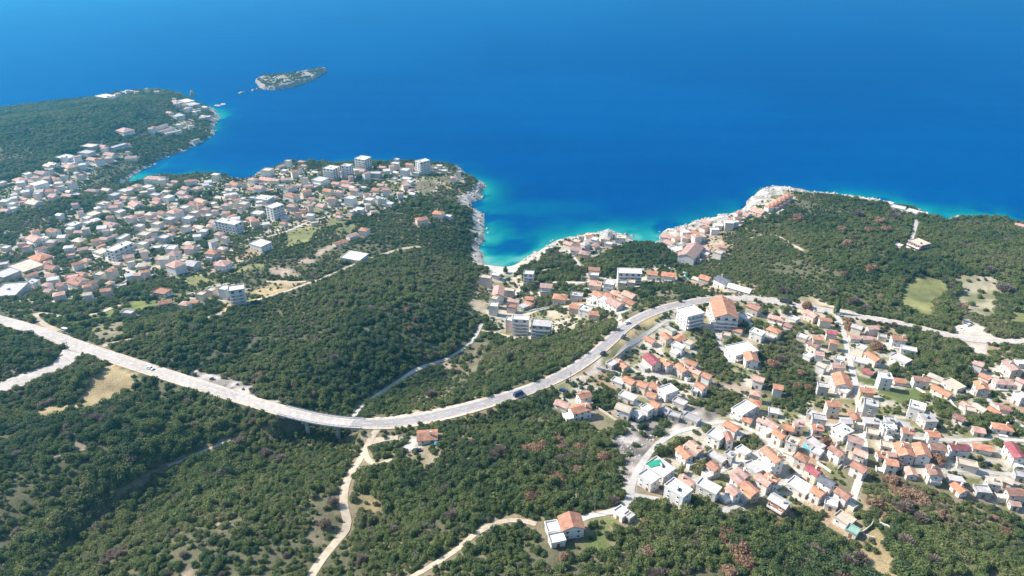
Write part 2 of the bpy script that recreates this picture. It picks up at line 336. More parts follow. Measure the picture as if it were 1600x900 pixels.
patch('dirt', [(1100,590),(1170,600),(1170,612),(1110,602)], dens=.05)
patch('dirt', [(400,680),(520,620),(690,710),(580,780),(430,710)], 800, 480, 4)
patch('lawn', [(600,790),(800,740),(1000,690),(1060,900),(850,980),(640,960)], 830, 740, 8, .06)
patch('grass', [(760,580),(900,520),(1080,510),(1080,640),(900,690)], 830, 740, 8, .05)
patch('straw', [(650,570),(790,610),(760,760),(780,890),(560,860),(550,740),(590,640)], 1200, 675, 4, .04)
patch('scrub', [(930,890),(1130,820),(1350,845),(1520,900),(1500,980),(900,980)], 1200, 675, 4, .1)
patch('grass', [(400,260),(600,220),(690,170),(780,150),(830,110),(960,110),(970,150),(880,170),(700,220),(560,260),(440,280)], 0, 440, 4, .06)
patch('dirt', [(500,290),(640,255),(760,250),(740,300),(860,330),(760,350),(640,390),(530,340)], 0, 440, 4, .1)
patch('field', [(640,760),(820,715),(1060,765),(1400,640),(1700,550),(1700,590),(1300,720),(1080,805),(900,835),(830,860)], 200, 340, 8, .08)
patch('field', [(200,330),(300,300),(420,290),(480,230),(560,250),(560,280),(420,300),(330,330),(400,310),(330,390),(220,420),(180,440)], 400, 280, 4, .06)
patch('scrub', [(480,310),(600,270),(700,270),(640,300),(580,360),(500,350)], 400, 280, 4, .2)
patch('dirt', [(70,570),(150,540),(240,575),(275,610),(180,622)], 400, 280, 4, .03)
patch('dirt', [(340,470),(480,405),(510,425),(380,485)], 400, 280, 4, .03)
patch('dirt', [(260,510),(330,490),(400,500),(370,530),(300,535)], 400, 280, 4, .1)
patch('straw', [(0,700),(130,630),(300,645),(60,740)], 400, 280, 4, .15)
patch('scrub', [(460,440),(700,370),(840,390),(800,480),(690,560),(560,510)], 580, 235, 8, .1)
patch('scrub', [(840,370),(950,300),(1120,370),(1050,420)], 580, 235, 8, .2)
patch('scrub', [(1240,370),(1290,340),(1350,200),(1470,220),(1400,360),(1310,445)], 400, 480, 4, .12)
patch('dirt', [(1120,360),(1180,320),(1240,330),(1260,370),(1200,390)], 400, 480, 4, .05)
patch('sand', [(-20,540),(130,540),(185,640),(185,745),(100,720),(0,670)], 740, 400, 8)
patch('sand', [(920,670),(1080,650),(1000,870),(900,790)], 740, 400, 8)
patch('sand', [(520,250),(610,230),(600,340),(530,370)], 740, 400, 8)
patch('concrete', [(890,820),(1010,795),(1030,890),(940,900)], 400, 480, 4)
patch('dirt', [(690,760),(760,750),(730,850),(660,930),(640,880)], 400, 480, 4)
patch('dirt', [(960,900),(1160,860),(1180,940),(1040,1000),(960,960)], 400, 480, 4, .15)
patch('straw', [(640,390),(700,370),(760,430),(700,520),(640,470)], 400, 675, 4, .1)
patch('scrub', [(370,390),(530,370),(540,620),(430,690),(310,650)], 400, 675, 4, .25)
patch('dirt', [(200,230),(330,160),(470,90),(560,70),(540,100),(400,230)], 400, 675, 4, .15)
patch('dirt', [(350,90),(560,70),(700,110),(500,160),(230,180)], 0, 675, 4, .3)
patch('dirt', [(820,110),(1000,115),(1190,140),(1230,150),(1090,205),(1030,205),(1130,165),(1010,135),(840,135)], 0, 675, 4, .08)
patch('dirt', [(1160,830),(1260,850),(1290,900),(1100,900)], 0, 675, 4, .2)
patch('dirt', [(1340,540),(1430,550),(1440,590),(1300,590)], 0, 675, 4, .3)
patch('straw', [(1440,60),(1520,30),(1530,70),(1470,85)], 0, 675, 4, .1)
patch('dirt', [(300,585),(345,588),(400,600),(440,625),(420,628),(370,612),(320,600)], dens=.12)
patch('dirt', [(430,180),(560,150),(570,340),(480,330)], 830, 740, 8, .1)
patch('pale', [(1280,560),(1430,550),(1470,620),(1420,700),(1340,700)], 1000, 460, 8, .0)
patch('dirt', [(340,400),(480,390),(660,440),(640,480),(560,500),(460,430)], 1000, 480, 8, .05)
patch('gravel', [(902,594),(925,574),(950,550),(975,528),(988,532),(968,562),(948,578),(930,590)])
patch('rubble', [(290,580),(345,584),(400,598),(445,620),(430,632),(370,614),(310,598)], dens=.12)
patch('beach', [(150,110),(400,135),(600,125),(615,170),(480,220),(330,240),(190,200)], 740, 400, 8)
patch('scrub', [(1000,470),(1020,455),(1045,452),(1075,462),(1060,472),(1020,482),(1000,492),(985,500),(972,512),(968,495)], dens=.25)
patch('straw', [(985,510),(1030,492),(1035,500),(1000,525),(970,560),(945,575),(940,565)], dens=.1)

GCOL = dict(town=(.44,.385,.315), wood=(.10,.10,.065), straw=(.40,.31,.175), field=(.26,.255,.105), pale=(.37,.325,.235), gravel=(.52,.455,.39), sand=(.53,.43,.315),
            lawn=(.135,.165,.06), rubble=(.29,.25,.225), dirt=(.36,.285,.215), grass=(.19,.215,.07), scrub=(.19,.165,.11), concrete=(.46,.44,.40), beach=(.58,.53,.45))
def lin(a, b, t): return a*(1-t[..., None])+b*t[..., None]
wob = ((fbm(MX, MY, 14, 21, 3)-.5)*9, (fbm(MX, MY, 14, 31, 3)-.5)*9)
n1 = fbm(MX, MY, 40, 41, 4); n2 = fbm(MX, MY, 9, 51, 3); n3 = fbm(MX, MY, 5, 61, 2)
C = lin(np.array([.12,.115,.068]), np.array([.25,.20,.13]), sstep(.4, .65, n1))
DENS = np.ones(MX.shape)
VMASK = np.zeros(MX.shape, bool)
for kind, poly, dens, edge in PATCH['list']:
    x, y, z = G([p[0] for p in poly], [p[1] for p in poly]); wp = list(zip(x, y))
    s = .35 if kind in ('lawn', 'concrete', 'gravel', 'beach') else 1.0 if kind != 'town' else 1.6
    m = inpoly(MX+wob[0]*s, MY+wob[1]*s, wp)
    dd, _ = segdist(MX, MY, wp, True)
    c = np.array(GCOL[kind])
    if kind == 'town':
        cc = lin(c, np.array([.19,.185,.085]), sstep(.43, .52, n2)); cc = lin(cc, np.array([.47,.43,.375]), sstep(.60, .72, n3)); cc = lin(cc, np.array([.34,.245,.16]), sstep(.60, .72, n1))
        VMASK |= m
    elif kind == 'rubble': cc = lin(c, np.array([.56,.5,.46]), sstep(.5, .72, n3)); cc = lin(cc, np.array([.11,.10,.085]), sstep(.55, .75, 1-n3))
    elif kind in ('gravel', 'beach', 'concrete'): cc = lin(c, c*.86, sstep(.4, .7, n2))
    elif kind == 'wood': cc = np.broadcast_to(c, C.shape); VMASK &= ~m
    else: cc = lin(c, c*.72, sstep(.38, .7, n2)); cc = lin(cc, np.array([.15,.16,.07]), sstep(.55, .72, n1)*.8)
    C = np.where(m[..., None], cc, C); DENS = np.where(m, dens, DENS)
DENS *= np.where(VMASK | (DENS < 1), 1, .40+.60*sstep(.34, .48, n1+.35*(n2-.5)))
# bare limestone along the shore
rw = 9+12*fbm(MX, MY, 70, 71, 2)
for px, py, r, a in ((735,285,60,1), (752,345,50,-3), (1205,300,40,14), (1320,303,60,8), (900,370,70,6), (1400,320,40,6), (300,160,60,4), (1100,345,80,6)):
    x, y = PZ(px, py); rw = rw+a*np.exp(-((MX-x)**2+(MY-y)**2)/r**2)
for px, py, r, a in ((280,240,170,15), (30,168,200,12), (760,385,26,10), (1010,380,30,6)):
    x, y = PZ(px, py); rw = rw-a*np.exp(-((MX-x)**2+(MY-y)**2)/r**2)
rk = (1-sstep(rw*.7, rw*1.05, SDn+(n2-.5)*9))*(SDn > -30)*(1-BEACH)
crock = lin(np.array([.27,.245,.22]), np.array([.54,.495,.435]), sstep(.36, .6, n3*.6+n2*.4))
C = lin(C, 0, rk)+crock*rk[..., None]
C = lin(C, 0, BEACH*(SD < 14))+np.array([.56,.51,.43])*(BEACH*(SD < 14))[..., None]
C = np.where((SDn < 1.2)[..., None], C*.62, C)       # the wet line
DENS = np.where(segdist(MX, MY, [tuple(p[:2]) for p in RAVINE])[0] < 16, 1, DENS)
_vd = segdist(MX, MY, [tuple(p[:2]) for p in MAINP[ONBRIDGE]])[0]; DENS = np.where(_vd < 32, np.maximum(DENS, .9), DENS)
DENS = np.where(SDn < rw*.75, 0, DENS)

nx, ny = len(GX), len(GY)
V = np.stack([MX, MY, HZ], -1).reshape(-1, 3)
idx = np.arange(nx*ny).reshape(ny, nx)
Q = np.stack([idx[:-1, :-1], idx[:-1, 1:], idx[1:, 1:], idx[1:, :-1]], -1).reshape(-1, 4)
me = bpy.data.meshes.new('terrain')
me.vertices.add(len(V)); me.vertices.foreach_set('co', V.ravel())
me.loops.add(Q.size); me.loops.foreach_set('vertex_index', Q.ravel().astype(np.int32))
me.polygons.add(len(Q)); me.polygons.foreach_set('loop_start', np.arange(0, Q.size, 4, dtype=np.int32)); me.polygons.foreach_set('loop_total', np.full(len(Q), 4, dtype=np.int32))
me.polygons.foreach_set('use_smooth', np.ones(len(Q), bool)); me.update(); me.validate()
at = me.color_attributes.new('ground', 'FLOAT_COLOR', 'POINT')
at.data.foreach_set('color', np.concatenate([C.reshape(-1, 3), np.ones((len(V), 1))], 1).astype(np.float32).ravel())
m, nt, b = newmat('ground_cover')
a = nt.nodes.new('ShaderNodeVertexColor'); a.layer_name = 'ground'
f1 = pos_noise(nt, 1.3, 5, rough=.7); r1 = ramp(nt, [(.28, (.58, .58, .58)), (.5, (1, 1, 1)), (.72, (1.32, 1.3, 1.25))]); nt.links.new(f1.outputs[0], r1.inputs[0])
f2 = pos_noise(nt, .16, 4); r2 = ramp(nt, [(.3, (.78, .8, .76)), (.7, (1.15, 1.12, 1.1))]); nt.links.new(f2.outputs[0], r2.inputs[0])
nt.links.new(mul(nt, mul(nt, a.outputs[0], r1.outputs[0]), r2.outputs[0]), b.inputs['Base Color'])
b.inputs['Roughness'].default_value = .95; b.inputs['Specular IOR Level'].default_value = .1
bp = nd(nt, 'ShaderNodeBump', Strength=.6, Distance=.5); nt.links.new(f1.outputs[0], bp.inputs['Height']); nt.links.new(bp.outputs[0], b.inputs['Normal'])
me.materials.append(m)
tag(link('terrain', me), kind='structure')

# ------------------------------------------------------------------ sea
SX = axis(-980, 680, 7.0, -14000, 14000, 1.5); SY = axis(330, 1420, 7.0, 200, 15000, 1.5)
X, Y = np.meshgrid(SX, SY)
d, _ = segdist(X, Y, [(-4000, 900)]+COAST+[(4000, 350)]); inland = inpoly(X, Y, LANDPOLY)
d = np.where(inland, 0, d)
amp = .16+.0*X
for px, py, r, a in ((785,400,48,.75), (765,360,40,.25), (1010,368,40,.6), (960,330,60,.2), (222,285,60,.5), (335,190,45,.45), (350,175,40,.3), (300,250,60,.2), (748,300,45,.5), (880,350,60,.35), (1100,325,50,.25), (1440,320,60,.35), (1300,295,80,.15), (600,250,120,.12), (1560,335,60,.25)):
    x, y = PZ(px, py); amp = np.maximum(amp, .16)+0; amp += a*np.exp(-((X-x)**2+(Y-y)**2)/r**2)
sh = np.clip(amp, 0, 1)*np.exp(-np.maximum(d-2, 0)/(9+22*np.clip(amp, 0, 1)))
sh *= .8*(.25+1.2*sstep(.36, .58, fbm(X, Y, 24, 81, 3)))
x0, y0 = PZ(845, 325); sh += .13*np.exp(-(((X-x0)/60)**2+((Y-y0)/24)**2)**2)
sh = np.clip(sh, 0, 1)
big = sstep(.3, .7, fbm(X, Y, 420, 91, 3))
V = np.stack([X, Y, 0*X], -1).reshape(-1, 3); nx, ny = len(SX), len(SY); idx = np.arange(nx*ny).reshape(ny, nx)
Q = np.stack([idx[:-1, :-1], idx[:-1, 1:], idx[1:, 1:], idx[1:, :-1]], -1).reshape(-1, 4)
# leave out what lies far inland under the terrain
hz = GH(X, Y).reshape(-1); keep = ~((inland.reshape(-1) & (hz > 6))[Q].all(1)); Q = Q[keep]
me = bpy.data.meshes.new('sea'); me.from_pydata(V.tolist(), [], Q.tolist()); me.update()
at = me.color_attributes.new('shallow', 'FLOAT_COLOR', 'POINT')
at.data.foreach_set('color', np.stack([sh, big, 0*sh, 0*sh+1], -1).reshape(-1).astype(np.float32))
m, nt, b = newmat('sea_water')
a = nt.nodes.new('ShaderNodeVertexColor'); a.layer_name = 'shallow'
s = nt.nodes.new('ShaderNodeSeparateColor'); nt.links.new(a.outputs[0], s.inputs[0])
r = ramp(nt, [(0, (.0002, .055, .185)), (.16, (.001, .085, .18)), (.42, (.003, .15, .185)), (.75, (.02, .24, .22)), (1, (.14, .34, .29))]); nt.links.new(s.outputs[0], r.inputs[0])
bigr = ramp(nt, [(0, (.90, .92, .95)), (1, (1.08, 1.07, 1.04))]); nt.links.new(s.outputs[1], bigr.inputs[0])
f = pos_noise(nt, .05, 5); fr = ramp(nt, [(.3, (.9, .93, .96)), (.7, (1.1, 1.07, 1.04))]); nt.links.new(f.outputs[0], fr.inputs[0])
gl = nt.nodes.new('ShaderNodeNewGeometry'); ml = nt.nodes.new('ShaderNodeMapping'); ml.inputs['Rotation'].default_value = (0, 0, .35); ml.inputs['Scale'].default_value = (.25, 1.6, 1); nt.links.new(gl.outputs['Position'], ml.inputs['Vector'])
wl = nd(nt, 'ShaderNodeTexNoise', Scale=.012, Detail=6, Roughness=.6); nt.links.new(ml.outputs[0], wl.inputs['Vector']); wr = ramp(nt, [(.3, (.86, .90, .93)), (.55, (1, 1, 1)), (.75, (1.16, 1.10, 1.06))]); nt.links.new(wl.outputs[0], wr.inputs[0])
nt.links.new(mul(nt, mul(nt, mul(nt, r.outputs[0], bigr.outputs[0]), fr.outputs[0]), wr.outputs[0]), b.inputs['Base Color'])
b.inputs['Specular Tint'].default_value = (.15, .6, 1, 1); b.inputs['Roughness'].default_value = .28; b.inputs['IOR'].default_value = 1.33; b.inputs['Specular IOR Level'].default_value = .0
g = nt.nodes.new('ShaderNodeNewGeometry'); mp = nt.nodes.new('ShaderNodeMapping'); mp.inputs['Scale'].default_value = (.35, .9, 1); nt.links.new(g.outputs['Position'], mp.inputs['Vector'])
w = nd(nt, 'ShaderNodeTexNoise', Scale=.22, Detail=4, Roughness=.65); nt.links.new(mp.outputs[0], w.inputs['Vector'])
bp = nd(nt, 'ShaderNodeBump', Strength=.5, Distance=.9); nt.links.new(w.outputs[0], bp.inputs['Height']); nt.links.new(bp.outputs[0], b.inputs['Normal'])
me.materials.append(m); tag(link('sea', me), kind='structure')

# ------------------------------------------------------------------ roads, lanes and tracks
def road_mat(name, c, patchy=.2):
    m, nt, b = newmat(name); n = pos_noise(nt, .5, 5, rough=.7); n2 = pos_noise(nt, .09, 3)
    r = ramp(nt, [(.28, tuple(v*(1-patchy) for v in c)), (.72, tuple(v*(1+patchy*.7) for v in c))]); nt.links.new(n.outputs[0], r.inputs[0])
    r2 = ramp(nt, [(.3, (.86,)*3), (.7, (1.1,)*3)]); nt.links.new(n2.outputs[0], r2.inputs[0])
    nt.links.new(mul(nt, r.outputs[0], r2.outputs[0]), b.inputs['Base Color']); b.inputs['Roughness'].default_value = .9; b.inputs['Specular IOR Level'].default_value = .15; return m
ASPH = road_mat('worn_asphalt', (.45, .40, .355), .3); VERGE = road_mat('gravel_verge', (.53, .445, .35), .3); DIRTM = road_mat('pale_dirt_track', (.47, .385, .28), .3); CONCM = road_mat('concrete_lane', (.47, .44, .39), .2); LINE = plain('road_paint', (.6, .58, .55), var=.3)
CLEAR = []                                            # (path, half width kept clear of trees)
def ribbon(name, P, width, matl, lift, zs=None, skirt=1.0, w2=None, off=0.0):
    n = len(P); P2 = np.asarray(P)[:, :2]; T = np.gradient(P2, axis=0); T /= np.linalg.norm(T, axis=1)[:, None]+1e-9; N = np.stack([-T[:, 1], T[:, 0]], 1)
    wd = np.full(n, width) if w2 is None else np.asarray(w2); mb = MB(); rows = []
    jit = (fbm(P2[:, 0], P2[:, 1], 7, 5, 2)-.5)*min(1.2, width*.2)*(0 if zs is not None else 1)
    K = 5 if width > 2 else 2
    for i in range(n):
        for k in range(K):
            s = (k/(K-1)-.5)*(wd[i]+jit[i])+off; x, y = P2[i]+N[i]*s
            z = (zs[i] if zs is not None else max(GH(x, y), .2))+lift
            mb.v.append((x, y, z))
    for i in range(n-1):
        for k in range(K-1): a = i*K+k; mb.f.append((a, a+1, a+K+1, a+K)); mb.m.append(0)
    if skirt:
        for e in (0, K-1):
            base = len(mb.v)
            for i in range(n): x, y, z = mb.v[i*K+e]; mb.v.append((x, y, z-skirt))
            for i in range(n-1): a = i*K+e; mb.f.append((a, a+K, base+i+1, base+i)); mb.m.append(0)
    return mb.build(name, [matl])
zs = MAINP[:, 2]
NB = ~ONBRIDGE
b0, b1 = np.where(ONBRIDGE)[0][[0, -1]]
mw = np.interp(_mpx, [0, 200, 420, 560, 640, 800, 1000, 1200, 1600], [7.8, 8.6, 7.6, 7.2, 10.5, 8.2, 8, 7.6, 7])
tag(ribbon('road_verge', MAINP[:b0+1], 13, VERGE, .02, zs[:b0+1], 1.5, mw[:b0+1]), kind='structure')
tag(ribbon('road_verge', MAINP[b1:], 13, VERGE, .02, zs[b1:], 1.5, mw[b1:]), kind='structure')
aw = np.interp(_mpx, [0, 100, 140, 200, 420, 700, 1600], [5.9, 7, 8, 6, 5.6, 5.6, 5.4])
DARKASPH = road_mat('newer_dark_asphalt', (.32, .295, .28), .25)
tag(ribbon('road', MAINP[:b1+1], 8, ASPH, .10, zs[:b1+1], .1, aw[:b1+1]), kind='structure')
e1 = int(np.where(_mpx > 1130)[0][0])
tag(ribbon('road', MAINP[b1:e1+1], 8, DARKASPH, .10, zs[b1:e1+1], .1, aw[b1:e1+1]), kind='structure')
tag(ribbon('road', MAINP[e1:], 8, ASPH, .10, zs[e1:], .1, aw[e1:]), kind='structure')
CLEAR += [(MAINP[:b0+1], 4.6), (MAINP[b1:e1+1], 4.6), (MAINP[e1:], 3.2)]
tag(ribbon('road_verge', BRANCHP, 12, VERGE, .02, BRANCHP[:, 2], 1.5, np.interp(np.arange(len(BRANCHP)), [0, 8, 14, 60], [12, 13, 8.5, 8])), kind='structure')
tag(ribbon('road', BRANCHP, 8, ASPH, .06, BRANCHP[:, 2], .04, np.interp(np.arange(len(BRANCHP)), [0, 8, 14, 60], [9, 10, 6.5, 6.2])), kind='structure'); CLEAR.append((BRANCHP, 5.2))
# painted lines: two edges and a broken centre line, one mesh for the road
def paint(P, zz, half):
    mb = MB(); n = len(P); P2 = np.asarray(P)[:, :2]; T = np.gradient(P2, axis=0); T /= np.linalg.norm(T, axis=1)[:, None]; N = np.stack([-T[:, 1], T[:, 0]], 1)
    for o, dash in ((-half, 0), (half, 0), (0, 1)):
        for i in range(n-1):
            if dash and i % 2: continue
            a0 = P2[i]+N[i]*(o-.09); a1 = P2[i]+N[i]*(o+.09); c0 = P2[i+1]+N[i+1]*(o-.09); c1 = P2[i+1]+N[i+1]*(o+.09)
            mb.quad((*a0, zz[i]+.125), (*a1, zz[i]+.125), (*c1, zz[i+1]+.125), (*c0, zz[i+1]+.125))
    return mb.build('road_markings', [LINE])
tag(paint(MAINP, zs, 2.45), kind='structure')
LANES = [('track', 3.5, DIRTM, [(588,658),(605,649),(630,645),(655,647),(675,650)]),
 ('track', 4.5, DIRTM, [(160,541),(190,534),(235,522),(280,512),(320,498),(358,481)]),
 ('track', 4.5, DIRTM, [(395,470),(415,465),(440,457),(475,445),(500,437),(520,428),(550,415),(585,402),(620,391),(640,387),(657,385)]),
 ('track', 3.5, DIRTM, [(415,440),(440,441),(478,440)]),
 ('track', 4.5, DIRTM, [(92,517),(70,507),(58,497),(56,491),(66,489),(100,495),(148,491),(170,483),(188,477)]),
 ('channel', 3.0, CONCM, [(753,506),(745,522),(735,536),(718,549),(700,560),(680,567),(662,573),(645,581),(630,591),(612,603),(598,612),(575,628),(560,642),(552,652)]),
 ('track', 3.0, DIRTM, [(752,516),(775,520),(800,527),(812,532)]),
 ('track', 4.2, DIRTM, [(592,668),(584,678),(577,692),(570,703),(560,722),(549,738),(541,755),(537,775),(538,795),(543,815),(540,828),(520,853),(500,878),(484,905),(475,930)]),
 ('track', 3.5, DIRTM, [(570,704),(575,718),(588,727),(600,722),(612,717)]),
 ('track', 3.5, DIRTM, [(556,732),(566,733),(578,729)]),
 ('track', 4.0, DIRTM, [(580,690),(600,686),(622,684)]),
 ('track', 3.2, DIRTM, [(625,915),(650,898),(685,878),(715,858),(738,838),(760,824),(785,815),(810,813),(838,819)]),
 ('lane', 4.0, CONCM, [(905,812),(922,806),(940,803),(958,799),(972,793),(981,785),(985,776),(986,765),(989,752),(997,735),(1009,716),(1024,698),(1040,685),(1058,675),(1085,668),(1110,662),(1135,659),(1160,666),(1185,678),(1205,690),(1225,706),(1242,727),(1252,742)]),
 ('lane', 3.6, CONCM, [(984,772),(1000,775),(1015,777),(1032,781)]),
 ('lane', 4.5, CONCM, [(1060,762),(1085,752),(1112,742),(1130,732),(1150,725),(1175,714),(1200,700),(1215,692)]),
 ('lane', 4.5, CONCM, [(1128,800),(1150,789),(1180,775),(1205,764),(1228,752),(1250,741),(1270,747)]),
 ('lane', 4.0, CONCM, [(1296,486),(1310,497),(1317,515),(1322,535),(1326,555),(1332,580),(1338,604),(1341,630),(1344,655),(1348,680),(1351,705),(1347,735),(1337,765),(1330,790)]),
 ('lane', 3.5, CONCM, [(1340,604),(1375,605),(1412,603),(1455,600)]),
 ('lane', 3.5, CONCM, [(1346,681),(1400,684),(1437,685),(1475,688),(1550,686),(1610,690)]),
 ('lane', 3.5, CONCM, [(1400,718),(1431,723),(1469,730),(1494,735),(1530,737),(1610,741)]),
 ('lane', 3.5, CONCM, [(1530,604),(1548,630),(1570,648),(1600,668),(1625,680)]),
 ('lane', 4.0, CONCM, [(850,442),(880,441),(905,442),(925,439),(962,437),(1000,437),(1035,436),(1060,434)]),
 ('lane', 3.5, CONCM, [(880,480),(915,476),(945,480),(968,485),(969,498),(968,512),(972,520)]),
 ('lane', 3.5, CONCM, [(780,497),(805,495),(828,490),(843,484),(858,481)]),
 ('lane', 3.0, DIRTM, [(847,423),(865,421),(885,418),(905,414)]),
 ('lane', 3.0, CONCM, [(886,385),(893,397),(902,409),(910,420)]),
 ('lane', 4.0, CONCM, [(1432,343),(1431,352),(1428,364),(1423,376),(1419,388)]),
 ('track', 3.5, DIRTM, [(1173,373),(1188,368),(1200,366),(1218,371),(1232,380),(1245,386),(1255,392)]),
 ('track', 1.8, DIRTM, [(345,694),(360,687),(338,697),(310,709),(285,720),(262,728)]),
 ('lane', 4.0, CONCM, [(1420,511),(1440,515),(1458,520),(1475,526)]),
 ('lane', 3.5, CONCM, [(1118,505),(1120,520),(1126,540),(1134,550)]),
 ('lane', 3.5, CONCM, [(962,562),(975,545),(1000,528),(1025,512),(1045,500),(1060,503),(1075,515)]),
 ('lane', 3.5, CONCM, [(985,575),(1005,585),(1040,590),(1065,597),(1085,600)]),
 ('lane', 3.5, CONCM, [(0,440),(30,420),(60,408),(100,398),(140,390),(165,400),(185,415),(205,425),(215,432)]),
 ('lane', 3.0, CONCM, [(400,372),(430,367),(455,359),(475,350),(500,342),(520,337)]),
]
for nm, w, mt, pts in LANES:
    w *= .74
    P = gpath(pts, 3.0); tag(ribbon(nm, P, w, mt, .14, None, .6), kind='structure'); CLEAR.append((P, w*.5+.6))
CLEAR.append((RAVINE, .9))

# ------------------------------------------------------------------ viaduct
VP = MAINP[b0-1:b1+2]
va = empty('viaduct', tuple(VP[len(VP)//2]))
tag(va, 'long curved concrete road viaduct on slim piers over the wooded gully', 'viaduct')
o0 = Vector(VP[len(VP)//2])
T = np.gradient(VP[:, :2], axis=0); T /= np.linalg.norm(T, axis=1)[:, None]; N = np.stack([-T[:, 1], T[:, 0]], 1)
def sweep(prof, mb):
    n = len(VP); k = len(prof)
    for i in range(n):
        for s, z in prof: x, y = VP[i, :2]+N[i]*s; mb.v.append((x-o0.x, y-o0.y, VP[i, 2]+z-o0.z))
    for i in range(n-1):
        for j in range(k): a = i*k+j; c = i*k+(j+1) % k; mb.f.append((a, c, c+k, a+k)); mb.m.append(0)
mb = MB(); sweep([(-3.8, .04), (3.8, .04), (3.8, -.45), (2.2, -1.4), (-2.2, -1.4), (-3.8, -.45)], mb); mb.build('deck', [CONC], va)
for sgn in (-1, 1):
    mb = MB(); a, c = sorted((sgn*3.77, sgn*3.15)); sweep([(a, .05), (c, .05), (c, .32), (a, .32)], mb); mb.build('kerb', [CONC], va)
    mb = MB(); a, c = sorted((sgn*3.62, sgn*3.5))
    sweep([(a, .95), (c, .95), (c, 1.1), (a, 1.1)], mb); sweep([(a, .6), (c, .6), (c, .7), (a, .7)], mb)
    for i in range(len(VP)):
        x, y = VP[i, :2]+N[i]*sgn*3.56; mb.box(x-o0.x-.07, x-o0.x+.07, y-o0.y-.07, y-o0.y+.07, VP[i, 2]-o0.z+.3, VP[i, 2]-o0.z+1.1)
    mb.build('guard_rail', [STEEL], va)
m_ = len(VP)
for f in (.36, .66):
    i = int(f*m_); mb = MB()
    for s in (0,):
        x, y = VP[i, :2]+N[i]*s; g = float(GH(x, y)); mb.tube((x-o0.x, y-o0.y, g-2-o0.z), (x-o0.x, y-o0.y, VP[i, 2]-1.6-o0.z), 1.0, .9, 12)
    x0_, y0_ = VP[i, :2]-N[i]*3; x1_, y1_ = VP[i, :2]+N[i]*3
    mb.tube((x0_-o0.x, y0_-o0.y, VP[i, 2]-2-o0.z), (x1_-o0.x, y1_-o0.y, VP[i, 2]-2-o0.z), .6, .6, 6)
    mb.build('pier', [CONC], va)
